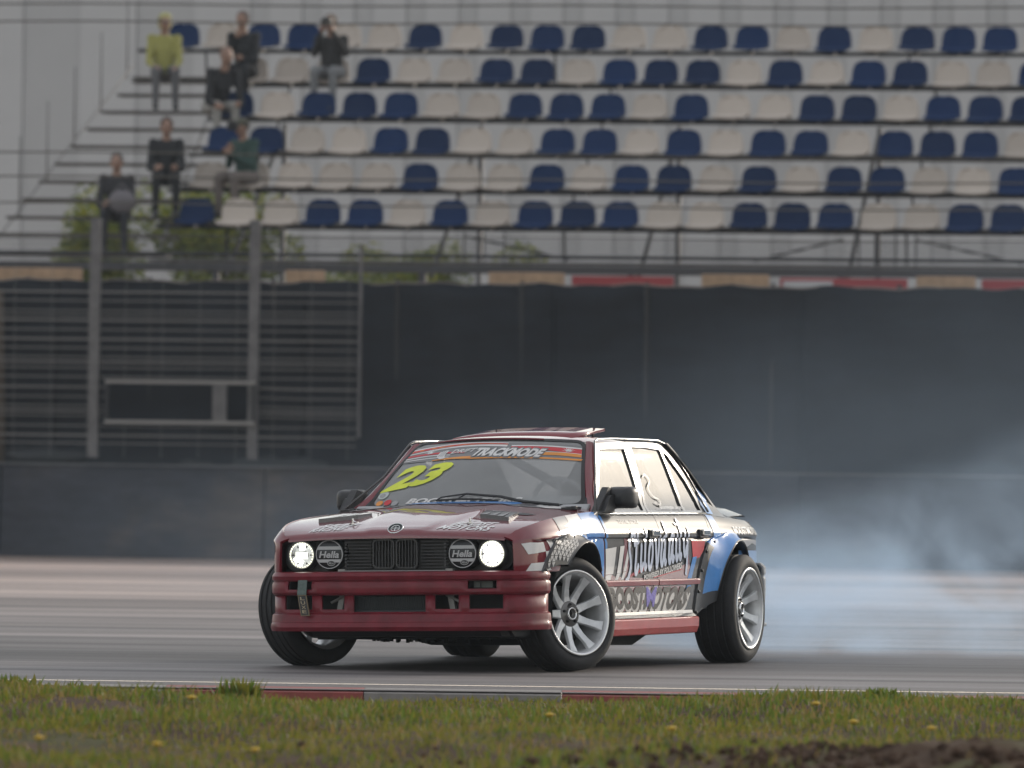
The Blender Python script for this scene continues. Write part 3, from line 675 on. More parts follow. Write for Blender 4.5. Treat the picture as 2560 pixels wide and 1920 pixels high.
m.build('boot_spoiler', mat('spoiler_black', (.03, .03, .033), .3, 0, .5), car, True, True)
m = MB(); m.prism([(-.66,.55),(.66,.55),(.655,.80),(.3,.875),(-.3,.875),(-.655,.80)], 0, -2.10, -2.085); m.build('tail_panel', CHAR, car, body=True)
for sg in (-1, 1):
    m = MB(); m.box((-2.108, sg*.49, .67), (.03, .30, .13)); m.build('tail_light', mat('tail_red', (.35, .01, .015), .2, 0, .5), car, body=True, bevel=.006)
# ---- front face
BEZ = mat('front_bezel', (.010, .010, .011), .42)
m = MB(); m.prism(rrect(-.655, .540, .655, .722, .075, 5), 0, 1.86, 1.915); face = m.build('front_panel', BEZ, car, body=True)
for sg in (-1, 1):
    m = MB(); pl = rrect(sg*.49-.185, .545, sg*.49+.172, .716, .07, 5); m.prism(pl, 0, 1.913, 1.925); m.build('lamp_panel', BEZ, car, body=True, bevel=.004)
m = MB(); m.prism([(-.70,.536),(.70,.536),(.70,.50),(-.70,.50)], 0, 1.80, 1.97); m.build('lower_valance', UNDER, car, body=True)
FY = Matrix.Rotation(rad(-90), 4, 'Z')   # local Y -> +X
def at_front(x, y, z): return Matrix.Translation((x, y, z)) @ FY
LED = mat('led_ring', (.8, .8, .7), .3, emit=(1.0, 1.0, .82), estr=1.2)
BEAM = mat('headlight_beam', (.9, .9, .9), .3, emit=(1.0, .98, .95), estr=3.2)
BEAM2 = mat('headlight_beam_soft', (.9, .9, .9), .3, emit=(1.0, 1.0, .92), estr=1.3)
for sg in (-1, 1):
    M = at_front(1.972, sg*.5575, .637); bright = sg == 1
    m = MB(); m.lathe([(.084,-.052),(.082,.012),(.076,.016),(.072,.010),(.070,-.03)], 32, M); hl = m.build('headlight', mat('lamp_rim', (.05, .05, .05), .35, .4), car, True, True)
    m = MB(); m.lathe([(.071,-.028),(.058,-.034),(.035,-.045),(.001,-.05)], 28, M); m.build('reflector', mat('reflector', (.40, .41, .42), .2, 1.), hl, True, True)
    m = MB(); m.lathe([(.0705,.004),(.0705,.009),(.0635,.009),(.0635,.004)], 32, M); m.build('led_ring', LED, hl, True, True)
    m = MB()
    for k in range(28):
        a = 2*math.pi*k/28; m.box(M @ Vector((.067*math.cos(a), .0105, .067*math.sin(a))), (.003, .004, .006))
    m.build('led_dot', mat('led_dots', (.3,.3,.25), .5), hl, body=True)
    m = MB()
    if bright:
        m.lathe([(.056,-.020),(.052,-.006),(.03,.000),(.001,.002)], 24, M)
    else:
        m.box(M @ Vector((.006, -.012, -.002)), (.02, .064, .038)); 
        for a in (85, 295, 325): m.box(M @ Vector((.045*math.cos(rad(a)), -.018, .045*math.sin(rad(a)))), (.012, .036, .034), Matrix.Rotation(rad(-a), 3, 'X'))
    m.build('bulb', BEAM if bright else BEAM2, hl, True, True)
    m = MB()
    for a in (0, 60, 120, 180, 240, 300): m.box(M @ Vector((.052*math.cos(rad(a)), -.004, .052*math.sin(rad(a)))), (.004, .012, .008), Matrix.Rotation(rad(-a), 3, 'X'))
    m.build('lamp_divider', DARKM, hl, body=True)
    m = MB(); m.lathe([(.0755,.010),(.06,.016),(.03,.0195),(.0005,.0205)], 28, M); m.build('lamp_lens', LENS, hl, True, True)
    # covered inner lamp
    M2 = at_front(1.974, sg*.39, .640)
    m = MB(); m.lathe([(.090,-.052),(.086,.004),(.080,.012),(.0005,.014)], 36, M2); cv = m.build('spotlight', mat('cover_black', (.016, .017, .018), .35), car, True, True)
    COV = mat('cover_print', (.40, .40, .40), .4)
    m = MB(); m.lathe([(.0795,.0125),(.0795,.0148),(.0745,.0150),(.0745,.0142)], 36, M2); m.build('cover_ring', COV, cv, True, True)
    def CV(a, b): return (1.974+.0152, sg*.39 + a, .640 + b)
    def chord(b): return math.sqrt(max(0, .0745**2-b*b))
    for b0, b1 in ((.026,.044), (-.044,-.027)):
        pts = [(-chord(b0), b0), (chord(b0), b0), (chord((b0+b1)/2), (b0+b1)/2), (chord(b1), b1), (-chord(b1), b1), (-chord((b0+b1)/2), (b0+b1)/2)]
        V, F, BE = grid_poly(pts, [], [], []); surf_obj('cover_stripe', V, F, [], CV, COV, cv, (1, 0, 0))
    text_on('lettering', 'Hella', [(-.060,-.018),(.056,-.018),(-.052,.017),(.064,.017)], CV, COV, cv, (1, 0, 0), .0006, .03)
    V, F, BE = grid_poly([(.012+.024*math.cos(a), -.048+.015*math.sin(a)) for a in np.linspace(0, 6.1, 18)], [], [], []); surf_obj('cover_logo', V, F, [], CV, COV, cv, (1, 0, 0), .0010)
    V, F, BE = grid_poly([(.012+.021*math.cos(a), -.048+.012*math.sin(a)) for a in np.linspace(0, 6.1, 18)], [], [], []); surf_obj('cover_logo', V, F, [], CV, mat('cover_black'), cv, (1, 0, 0), .0016)
    text_on('lettering', 'HELLA', [(-.003,-.053),(.027,-.053),(-.003,-.043),(.027,-.043)], CV, COV, cv, (1, 0, 0), .0022, .02)
    # grille slats and bumper brackets
    for k in range(9):
        z = .566 + .0175*k; m = MB(); m.box((1.972, sg*.222, z), (.022, .155, .0055)); m.build('grille_slat', mat('slat_black', (.035, .035, .038), .35), car, body=True)
    m = MB()
    for k in range(7): m.box((1.985, sg*.290, .575+.02*k), (.02, .012, .010))
    m.build('slat_end', mat('slat_black'), car, body=True)
    m = MB(); m.box((1.985, sg*.315, .541), (.03, .042, .036)); m.build('bumper_bracket', GALV, car, body=True, bevel=.002)
    # kidney
    kc = sg*.068; m = MB(); o_ = rrect(kc-.064, .560, kc+.064, .722, .026, 5); i_ = rrect(kc-.055, .569, kc+.055, .713, .020, 5); n = len(o_)
    m.add([(1.975, a, b) for a, b in o_] + [(1.998, a, b) for a, b in o_] + [(1.998, a, b) for a, b in i_] + [(1.965, a, b) for a, b in i_],
          [(k*n+i, k*n+(i+1) % n, (k+1)*n+(i+1) % n, (k+1)*n+i) for k in range(3) for i in range(n)])
    kg = m.build('kidney_grille', mat('kidney_black', (.028, .028, .03), .3), car, body=True)
    for k in range(6):
        m = MB(); m.box((1.982, kc-.045+.018*k, .641), (.016, .0045, .146)); m.build('grille_bar', mat('slat_black'), kg, body=True)
    m = MB()
    for k in range(7):
        for j in range(6): m.box((1.990, kc-.045+.018*j, .580+.0105*k*1.2), (.010, .007, .004))
    m.build('grille_stud', mat('slat_black'), kg, body=True)
m = MB(); m.box((1.99, 0, .548), (.02, .60, .007)); m.build('grille_trim', mat('trim_grey', (.22, .22, .23), .3, .6), car, body=True)

# ---- front bumper
_bp = [(0,2.085),(.3,2.081),(.5,2.065),(.60,2.040),(.67,2.005),(.725,1.945),(.757,1.87),(.777,1.80),(.787,1.73)]
def bump_plan(n=60):
    P = []; f_ = [(y, x) for y, x in _bp]; full = [(-y, x) for y, x in f_[:0:-1]] + f_
    # densify with Catmull-Rom
    out = []
    for i in range(len(full)-1):
        p0, p1, p2, p3 = [np.array(full[max(0, min(len(full)-1, j))]) for j in (i-1, i, i+1, i+2)]
        for k in range(5):
            t = k/5; out.append(.5*((2*p1)+(-p0+p2)*t+(2*p0-5*p1+4*p2-p3)*t*t+(-p0+3*p1-3*p2+p3)*t**3))
    out.append(np.array(full[-1])); s = [0]
    for i in range(1, len(out)): s.append(s[-1]+float(np.hypot(*(out[i]-out[i-1]))))
    s = np.array(s) - s[-1]/2
    return s, np.array(out)
_bs, _bo = bump_plan()
def bumper_pt(s, d, z):
    y = np.interp(s, _bs, _bo[:, 0]); x = np.interp(s, _bs, _bo[:, 1]); e = .01
    ty = np.interp(s+e, _bs, _bo[:, 0])-np.interp(s-e, _bs, _bo[:, 0]); tx = np.interp(s+e, _bs, _bo[:, 1])-np.interp(s-e, _bs, _bo[:, 1])
    L = math.hypot(tx, ty) or 1; nx, ny = ty/L, -tx/L
    if d > .004: d = .004 + (d-.004)*(1-.75*min(1, max(0, (abs(s)-.62)/.2)))
    return (x+nx*d, y+ny*d, z)
def bumper(name, secs, cells, slist, m, parent, sgn=1, flip=False):
    vs = []; fs = []; n = len(secs)
    for s in slist:
        for d, z in secs:
            x, y, zz_ = bumper_pt(s, d, z); vs.append((x*sgn if not flip else -x-.10, y*(1.03 if flip else 1), zz_))
    for i in range(len(slist)-1):
        sm_ = (slist[i]+slist[i+1])/2
        for k in range(n-1):
            z0 = max(secs[k][1], secs[k+1][1]); z1 = min(secs[k][1], secs[k+1][1]); zm = (z0+z1)/2
            if any(a < sm_ < b and c0 <= zm <= c1 for a, b, c0, c1 in cells): continue
            fs.append((i*n+k, (i+1)*n+k, (i+1)*n+k+1, i*n+k+1) if not flip else (i*n+k, i*n+k+1, (i+1)*n+k+1, (i+1)*n+k))
    o = mk(name, vs, fs, m, parent, True, True); o.data.set_sharp_from_angle(angle=rad(28))
    sd = o.modifiers.new('s', 'SOLIDIFY'); sd.thickness = .014; sd.offset = -1
    return o
secs = [(-.07,.532),(-.014,.532),(.000,.529),(.006,.519),(.004,.509),(-.003,.505),(-.005,.497),(-.005,.484),(.002,.480),(.004,.471),(.004,.449),(.004,.436),(.000,.430),(-.012,.427),(-.012,.418),(-.012,.340),(-.012,.318),(-.008,.312),(.008,.304),(.013,.280),(.018,.262),(.027,.258),(.031,.244),(.027,.233),(-.12,.232)]
holes = []
for sg in (-1, 1):
    for a, b, c0, c1 in ((.455,.61,.449,.50), (.46,.645,.340,.426), (.265,.40,.340,.426)):
        holes.append((min(sg*a, sg*b), max(sg*a, sg*b), c0, c1))
holes.append((-.21, .21, .318, .426))
sl_ = sorted(set([round(float(v), 4) for v in np.linspace(_bs[0], _bs[-1], 46)] + [round(v, 4) for h in holes for v in h[:2]]))
BUMPR = mat('bumper_red', (.135, .012, .020), .42, 0, .35, .12, noise=.28, nscale=11, bump=.05, bscale=60); BUMPR.node_tree.nodes['Principled BSDF'].inputs['Coat Roughness'].default_value = .18
front_bumper = bumper('front_bumper', secs, holes, sl_, BUMPR, car)
m = MB(); m.box((1.90, 0, .375), (.02, 1.30, .24)); m.build('bumper_backing', UNDER, car, body=True)
m = MB(); m.box((2.02, 0, .372), (.02, .44, .12)); ic = m.build('intercooler', mat('cooler_dark', (.022, .026, .028), .5, .3), car, body=True)
m = MB()
for k in range(40): m.box((2.032, -.20+.0103*k, .372), (.006, .003, .085))
m.tube([(2.04,-.21,.326),(2.04,.21,.326)], .011, 8); m.tube([(2.035,-.21,.415),(2.035,.21,.415)], .005, 6)
m.build('cooler_fin', mat('cooler_dark'), ic, body=True)
for sg in (-1, 1):
    m = MB(); m.box((1.98, sg*.325, .37), (.02, .03, .08), Matrix.Rotation(sg*.2, 3, 'X')); m.tube([(1.99, sg*.29, .42), (1.99, sg*.33, .40), (1.99, sg*.38, .375)], .008, 6); m.build('tow_mount', GALV, car, body=True)
    m = MB(); m.lathe([(.006,0),(.006,.004),(.001,.006)], 10, at_front(2.085, sg*.23, .460)); m.build('bumper_screw', CHROME, car, True, True)
m = MB(); m.box((2.0, .52, .472), (.03, .11, .036)); m.box((2.02, .49, .470), (.02, .03, .03)); m.build('fog_lamp_mount', mat('dusty_grey', (.10, .11, .10), .6), car, body=True)
# tow strap
STRAP = mat('strap_green', (.10, .13, .12), .8, noise=.25, nscale=60); STRAPD = mat('strap_dark', (.022, .022, .024), .7)
y0 = -.507
m = MB(); m.add([(2.085,y0-.026,.500),(2.085,y0+.026,.500),(2.098,y0+.024,.420),(2.098,y0-.028,.420)], [(0,1,2,3)]); st_ = m.build('tow_strap', STRAP, car, body=True)
sd = st_.modifiers.new('s', 'SOLIDIFY'); sd.thickness = .006
def STP(a, b): # a 0..1 across, b 0..1 down
    return (2.099+.022*b, y0-.028+.052*a+.028*b*1.0, .420-.113*b)
V, F, BE = grid_poly([(0,0),(1,0),(1,1),(0,1)], [], [], []); surf_obj('strap_end', V, F, BE, STP, mat('strap_tan', (.16, .12, .07), .7), st_, (1,0,0), 0, .008)
V, F, BE = grid_poly([(.1,.04),(.9,.04),(.9,.96),(.1,.96)], [], [], []); surf_obj('strap_panel', V, F, [], STP, STRAPD, st_, (1,0,0), .0012)
for k, chs in enumerate('LUXE'):
    b0 = .10+.21*k; text_on('lettering', chs, [(.25,b0+.15),(.75,b0+.15),(.25,b0),(.75,b0)], STP, mat('strap_letter', (.30, .24, .15), .6), st_, (1,0,0), .0026, .02)
# rear bumper
rs = [(-.10,.545),(-.01,.545),(.012,.53),(.014,.50),(.0,.49),(.0,.47),(.014,.46),(.010,.40),(.0,.33),(-.02,.26),(-.03,.20)]
rb = bumper('rear_bumper', rs, [], [float(v) for v in np.linspace(_bs[0], _bs[-1], 36)], mat('dusty_bumper', (.20, .19, .18), .5, 0, .3, noise=.4, nscale=12), car, flip=True)
m = MB(); m.box((-2.06, .70, .19), (.14, .10, .02)); m.build('diffuser_tip', mat('dusty_bumper'), car, body=True, bevel=.004)
# ---- flares
def flare(name, cx, cz, pts, lipf, ri, S_y, mats, split, sg, skew=0):
    """pts: (angle, outer radius); lipf: angle -> lip y"""
    of = PCH(pts); a0, a1 = pts[0][0], pts[-1][0]; n = 34; T = [0, .03, .15, .35, .55, .75, .9, 1.0]; vs = []; fs = []; fm = []
    K = len(T)+3
    for i in range(n+1):
        for t in T:
            a = a0+skew*t; a = a+(a1-a)*i/n; c, s = math.cos(rad(a)), math.sin(rad(a)); ro = of(a); yl = lipf(a)
            r = ro+(ri-ro)*t; x, z = cx+c*r, cz+s*r
            yb_ = yside(min(x, 1.985), z)+.004
            e = t**1.15; y = max(yb_ + .006*(t > 0), yb_*(1-e) + yl*e)
            if t == 0: y = yb_-.008
            vs.append((x, sg*y, z))
        for dr, dy in ((-.008, .004), (-.014, -.004), (-.014, -.06)):
            r = ri+dr; vs.append((cx+c*r, sg*(yl+dy), cz+s*r))
    for i in range(n):
        am = a0+(a1-a0)*(i+.5)/n
        for k in range(K-1):
            f_ = (i*K+k, (i+1)*K+k, (i+1)*K+k+1, i*K+k+1); fs.append(f_ if sg < 0 else f_[::-1]); fm.append(split(am, (T[k]+T[min(k+1, len(T)-1)])/2 if k < len(T)-1 else 2))
    o = mk(name, vs, fs, mats, car, True, True, fm); o.data.set_sharp_from_angle(angle=rad(35)); return o
FGREY = paint('flare_grey', (.065, .065, .07), .4, .5); FBLACK = paint('flare_black', (.016, .016, .018), .35)
FP = [(21,.575),(35,.552),(49,.522),(62,.472),(75,.440),(90,.412),(110,.398),(146,.388)]
flipf = PCH([(21,.82),(43,.850),(68,.866),(90,.868),(120,.852),(146,.828)])
RP = [(-6,.665),(10,.645),(27,.622),(37,.598),(49,.525),(65,.460),(90,.425),(130,.405),(165,.398)]
rlipf = PCH([(-6,.842),(5,.852),(30,.878),(58,.893),(90,.876),(130,.842),(165,.812)])
for sg in (1, -1):
    ff = flare('front_flare', FAX, .325, FP, flipf, .378, None, [FGREY, BLUEW, FBLACK], lambda a, t: (2 if t > 1.5 else (1 if a > 84 else 0)), sg, 20)
    rf = flare('rear_flare', RAX, .315, RP, rlipf, .385, None, [FBLACK, BLUEW, FBLACK], lambda a, t: (2 if t > 1.5 else (0 if (t < .42 and a < 40) or a < 6 else 1)), sg, 10)
    # bolts
    for fl, cx, cz, PTS, angs in ((ff, FAX, .325, FP, (24, 45, 58, 70, 82)), (rf, RAX, .315, RP, (-3, 8, 20, 33, 47, 60, 75))):
        of = PCH(PTS); m = MB()
        for a in angs:
            r = of(a)-.028; x, z = cx+r*math.cos(rad(a)), cz+r*math.sin(rad(a)); y = sg*(yside(min(x, 1.98), z)+.014)
            m.ell((x, y, z), (.010, .006, .010), 8, 5)
        m.build('flare_bolt', SEAL, fl, True, True)
    if sg == 1:
        # triangle print on the front flare
        of = PCH(FP); tri = MB()
        def fpt(a, t):
            ro = of(a); r = ro+(.378-ro)*t; x, z = FAX+math.cos(rad(a))*r, .325+math.sin(rad(a))*r
            yb = yside(min(x, 1.985), z)+.004; e = t**1.15; return Vector((x+.002, max(yb+.006, yb*(1-e)+flipf(a)*e)+.0055, z))
        for i in range(8):
            for k in range(5):
                a = 26+i*5.2+2.6*(k % 2); t = .10+k*.165
                if a < 23+20*t or (i > 5 and k < 2): continue
                da, dt = 4.3, .125
                tri.add([fpt(a, t+dt), fpt(a+da*.5, t), fpt(a+da, t+dt)], [(0, 1, 2)]); tri.add([fpt(a+da*.62, t-.01), fpt(a+da*1.5, t-.01), fpt(a+da*1.06, t+dt-.015)], [(0, 1, 2)])
        tri.build('triangle_print', mat('print_light', (.34, .34, .34), .5, 0, .2), ff, body=True)
# ---- mirrors
for sg in (1, -1):
    m = MB(); c = Vector((.60, sg*.815, .940))
    prof = rrect(-.098, -.060, .098, .062, .034, 4); n = len(prof); secs_ = [(.075, .45), (.06, .72), (.03, .93), (-.02, 1.0), (-.055, .98)]; vs = []
    for dx, sc_ in secs_:
        for a, b in prof: vs.append(c + Vector((dx - .25*abs(a)*0, a*sc_*.84 + sg*(1-sc_)*-.02, b*sc_)))
    m.add(vs, [(k*n+i, k*n+(i+1) % n, (k+1)*n+(i+1) % n, (k+1)*n+i) for k in range(len(secs_)-1) for i in range(n)] + [tuple(range(n-1, -1, -1)), tuple((len(secs_)-1)*n+i for i in range(n))])
    mm = m.build('wing_mirror', PLASTIC, car, False, True); mm.data.polygons.foreach_set('use_smooth', [True]*len(mm.data.polygons)); mm.data.set_sharp_from_angle(angle=rad(50))
    m = MB(); m.prism([(.885,.850),(.885,.865),(.70,1.0),(.62,.985),(.60,.850)], 1, sg*.735, sg*.775) ; m.prism([(.84,.862),(.74,.95),(.63,.96),(.62,.88)], 1, sg*.76, sg*.80); m.build('mirror_base', PLASTIC, mm, body=True)
m = MB(); m.box((.955, .772, .825), (.10, .03, .06), Matrix.Rotation(.3, 3, 'Y')); m.build('mirror_patch', PLASTIC, car, body=True, bevel=.008)
# ---- underside
m = MB(); m.box((.0, 0, .24), (3.4, 1.16, .14)); m.prism([(1.9,.24),(1.8,.185),(.75,.165),(.30,.115),(-.10,.105),(-.38,.165),(-.9,.18),(-.9,.24)], 1, -.45, .62)
m.prism([(2.0,.235),(1.95,.19),(1.5,.175),(1.5,.235)], 1, -.50, .60)
m.build('underbody', UNDER, car, body=True)
m = MB(); m.box((1.45, -.45, .19), (.20, .35, .018)); m.box((1.35, -.50, .165), (.06, .40, .022)); m.tube([(1.285, -.62, .20), (1.22, -.2, .215)], .018, 8); m.tube([(1.285, .62, .20), (1.22, .2, .215)], .018, 8); m.tube([(-1.285, -.62, .24), (-1.2, .62, .24)], .03, 8)
m.build('suspension_arm', DARKM, car)
m = MB()
for k in range(26):
    x, y = 1.55-.02*k*random.random(), -.30+.02*k; m.box((x, y, .158), (.02, .015, random.uniform(.01, .03)))
m.build('torn_undertray', UNDER, car)
m = MB(); m.tube([(-.2,.1,.15),(-1.0,.12,.17),(-1.9,.3,.22),(-2.15,.32,.22)], .03, 10); m.build('exhaust_pipe', DARKM, car, True)
# ---- cabin
m = MB(); m.box((-.35, 0, .36), (2.3, 1.44, .04)); m.box((.80, 0, .62), (.04, 1.46, .46)); m.box((-1.25, 0, .62), (.04, 1.40, .46)); m.box((-1.25, 0, .855), (.30, 1.3, .03))
for sg in (-1, 1): m.box((-.2, sg*.75, .60), (1.9, .03, .44))
m.build('cabin_tub', INTER, car, body=True)
m = MB(); m.prism([(.86,.872),(.80,.905),(.56,.915),(.48,.86),(.52,.70),(.80,.68)], 1, -.70, .70); m.prism([(.56,.912),(.50,.955),(.44,.945),(.45,.86)], 1, .19, .56); m.build('dashboard', INTER, car, body=True, bevel=.012)
SWM = Matrix.Translation((.36, .37, .90)) @ Matrix.Rotation(rad(-68), 4, 'Y')
m = MB(); m.tube([SWM @ Vector((.165*math.cos(a), .165*math.sin(a), 0)) for a in np.linspace(0, 2*math.pi, 25)], .014, 8, False)
for a in (0, 120, 240): m.tube([SWM @ Vector((0,0,0)), SWM @ Vector((.16*math.cos(rad(a)), .16*math.sin(rad(a)), 0))], .010, 6)
m.tube([SWM @ Vector((0,0,0)), (.50,.37,.83)], .02, 8); m.build('steering_wheel', INTER, car, True, True)
for sy in (.37, -.36):
    m = MB(); prof = [(-.05,.45,.20),(-.16,.62,.22),(-.24,.85,.24),(-.29,1.00,.22),(-.315,1.08,.165),(-.325,1.15,.13),(-.33,1.185,.075)]; vs = []
    for x, z, w in prof:
        for k in range(9):
            t = -1+k/4; vs.append((x+.09*abs(t)**2.5, sy+w*t, z))
    o = mk('bucket_seat', vs, [(i*9+k, (i+1)*9+k, (i+1)*9+k+1, i*9+k+1) for i in range(len(prof)-1) for k in range(8)], mat('seat_black', (.022, .022, .024), .7), car, True, True)
    sd = o.modifiers.new('s', 'SOLIDIFY'); sd.thickness = .035
    m = MB(); m.prism([(-.06,.44),(.36,.50),(.36,.56),(-.06,.52)], 1, sy-.2, sy+.2); m.build('seat_cushion', mat('seat_black'), o, body=True, bevel=.02)
    m = MB()
    for dy in (-.07, .07): m.tube([(-.30, sy+dy, 1.05), (-.18, sy+dy, .98), (-.10, sy+dy*.9, .75), (-.02, sy+dy*.3, .56)], .014, 5)
    m.build('harness_strap', mat('harness_grey', (.30, .30, .31), .8), o, body=True)
m = MB(); hoop = [(-.42,-.66,.40),(-.42,-.66,.85),(-.42,-.54,1.22),(-.42,-.40,1.255),(-.42,.40,1.255),(-.42,.54,1.22),(-.42,.66,.85),(-.42,.66,.40)]
m.tube(hoop, .021, 8); m.tube([(-.42,-.36,1.25),(-.42,.62,.72)], .026, 8)
for sg in (-1, 1):
    m.tube([(-.42, sg*.54, 1.22), (.28, sg*.50, 1.235), (.74, sg*.66, .90), (.74, sg*.68, .42)], .02, 8); m.tube([(-.42, sg*.52, 1.20), (-1.20, sg*.55, .72)], .02, 8); m.tube([(-.42, sg*.66, .70), (.74, sg*.68, .62)], .02, 8)
m.build('roll_cage', CAGE, car, True, True)
m = MB(); m.box((.30, -.02, 1.215), (.03, .20, .055)); m.tube([(.31,-.02,1.23),(.345,-.02,1.262)], .008, 6); m.build('rear_view_mirror', PLASTIC, car, body=True, bevel=.008)
m = MB(); m.prism([(-.84,1.25),(.33,1.245),(.33,1.26),(-.84,1.268)], 1, -.50, .50); m.build('headliner', INTER, car, body=True)
# ---- wheels
def tyre_profile(R, w):
    h = w/2; P = [(.222,-h+.015),(.240,-h+.003),(.268,-h-.003),(R-.022,-h+.004),(R-.007,-h+.016),(R-.001,-h+.026)]
    g = [-.55,-.19,.19,.55]
    for c in g: P += [(R,c*h-.010),(R-.007,c*h-.007),(R-.007,c*h+.007),(R,c*h+.010)]
    P += [(R-.001,h-.026),(R-.007,h-.016),(R-.022,h-.004),(.275,h+.003),(.255,h+.002),(.252,h+.0005),(.240,h-.004),(.222,h-.015)]
    return P
def make_wheel(R, w, M, label):
    h = w/2
    m = MB(); m.lathe([(.228,h-.012),(.237,h-.004),(.237,h+.004),(.231,h+.006),(.224,h),(.216,h-.012),(.209,h-.05),(.203,-.01),(.206,-h+.03),(.220,-h+.012),(.232,-h+.004),(.234,-h+.0)], 48)
    wh = m.build('wheel', ALLOY, car, True); wh.matrix_local = M; tag(wh, label)
    m = MB(); m.lathe(tyre_profile(R, w), 64); t = m.build('tyre', RUBBER, wh, True); t.data.set_sharp_from_angle(angle=rad(40))
    m = MB(); m.lathe([(.2375,h-.003),(.2385,h+.005),(.232,h+.008),(.225,h+.003)], 48); m.build('rim_lip', ALLOYL, wh, True)
    prf = [(.062,h-.068),(.095,h-.064),(.135,h-.052),(.175,h-.034),(.213,h-.016)]
    for k in range(9):
        a = 2*math.pi*k/9; vs = []; ca, sa = math.cos(a), math.sin(a)
        for i, (r, y) in enumerate(prf):
            wd = [.030,.026,.023,.024,.034][i]
            for dw, dy in ((-wd, -.020), (-wd*.8, 0), (wd*.8, 0), (wd, -.020)):
                vs.append((r*ca - dw*sa, y+dy, r*sa + dw*ca))
        fs = [(i*4+q, i*4+(q+1) % 4, (i+1)*4+(q+1) % 4, (i+1)*4+q) for i in range(4) for q in range(4)]
        mk('spoke', vs, fs, ALLOY, wh, False, bevel=.003)
    m = MB(); m.lathe([(.001,h-.075),(.024,h-.075),(.026,h-.050),(.032,h-.046),(.036,h-.050),(.040,h-.066),(.066,h-.062),(.074,h-.07),(.074,h-.10),(.0,h-.10)], 32); m.build('wheel_hub', mat('hub_dark_alloy', (.16, .155, .15), .35, .7), wh, True)
    m = MB(); m.lathe([(.0005,h-.073),(.022,h-.073),(.022,h-.070),(.0005,h-.070)], 20); m.build('hub_bore', SEAL, wh, True)
    m = MB(); m.lathe([(.027,h-.048),(.030,h-.042),(.034,h-.045),(.036,h-.050)], 24); m.build('hub_ring', CHROME, wh, True)
    m = MB()
    for k in range(5):
        a = 2*math.pi*k/5+.3; m.lathe([(.008,0),(.008,.014),(.004,.018),(.0005,.018)], 6, Matrix.Translation((.052*math.cos(a), h-.066, .052*math.sin(a))))
    m.build('wheel_nut', DARKM, wh)
    m = MB(); m.lathe([(.07,-.05),(.165,-.05),(.165,-.03),(.07,-.03)], 32, closed=True); m.box((.10, -.04, .11), (.10, .07, .10)); m.build('brake_disc', mat('brake_iron', (.12, .115, .11), .45, .8), wh, True)
RW = .315
def wheel_M(x, y, steer, camber, right=False):
    M = Matrix.Translation((x, y, RW*math.cos(rad(camber)) + .0)) @ Matrix.Rotation(rad(steer), 4, 'Z') @ Matrix.Rotation(rad(camber), 4, 'X')
    if right: M = M @ Matrix.Rotation(math.pi, 4, 'Z')
    return M
make_wheel(RW, .225, wheel_M(1.275, .712, -24, 7), 'front wheel on the lit door side, turned outward')
make_wheel(RW, .225, wheel_M(1.275, -.795, -24, 7, True), 'front wheel turned so that its tread shows')
make_wheel(RW, .255, wheel_M(-1.285, .800, 0, 1.5), 'rear wheel under the blue flare')
make_wheel(RW, .255, wheel_M(-1.285, -.800, 0, -1.5, True), 'rear wheel half hidden beneath the car')
# ================================================================== GROUND
def node_mat(name):
    m = bpy.data.materials.new(name); m.use_nodes = True; nt = m.node_tree; b = nt.nodes['Principled BSDF']; MATS[name] = m
    return m, nt, b
def NN(nt, t, **kw):
    n = nt.nodes.new(t)
    for k, v in kw.items():
        try: setattr(n, k, v)
        except Exception: pass
    return n
m, nt, b = node_mat('asphalt_surface')
tc = NN(nt, 'ShaderNodeTexCoord'); L = nt.links
def noise(scale, sx=1, sy=1, det=5, rough=.55, off=0):
    mp = NN(nt, 'ShaderNodeMapping'); mp.inputs['Scale'].default_value = (sx, sy, 1); mp.inputs['Location'].default_value = (off, off, 0)
    L.new(tc.outputs['Object'], mp.inputs[0]); n = NN(nt, 'ShaderNodeTexNoise'); n.inputs['Scale'].default_value = scale
    n.inputs['Detail'].default_value = det; n.inputs['Roughness'].default_value = rough; L.new(mp.outputs[0], n.inputs['Vector']); return n.outputs[0]
def ramp(src, pts):
    r = NN(nt, 'ShaderNodeValToRGB'); e = r.color_ramp.elements
    while len(e) > 1: e.remove(e[-1])
    e[0].position = pts[0][0]; e[0].color = (*pts[0][1], 1)
    for p, c in pts[1:]:
        x = e.new(p); x.color = (*c, 1)
    L.new(src, r.inputs[0]); return r.outputs[0]
def mul(a, c):
    x = NN(nt, 'ShaderNodeMixRGB'); x.blend_type = 'MULTIPLY'; x.inputs[0].default_value = 1; L.new(a, x.inputs[1]); L.new(c, x.inputs[2]); return x.outputs[0]
g = lambda v: (v, v*.975, v*.97)
base = ramp(noise(.35, 1, 1.5), [(.3, g(.105)), (.7, g(.145))])
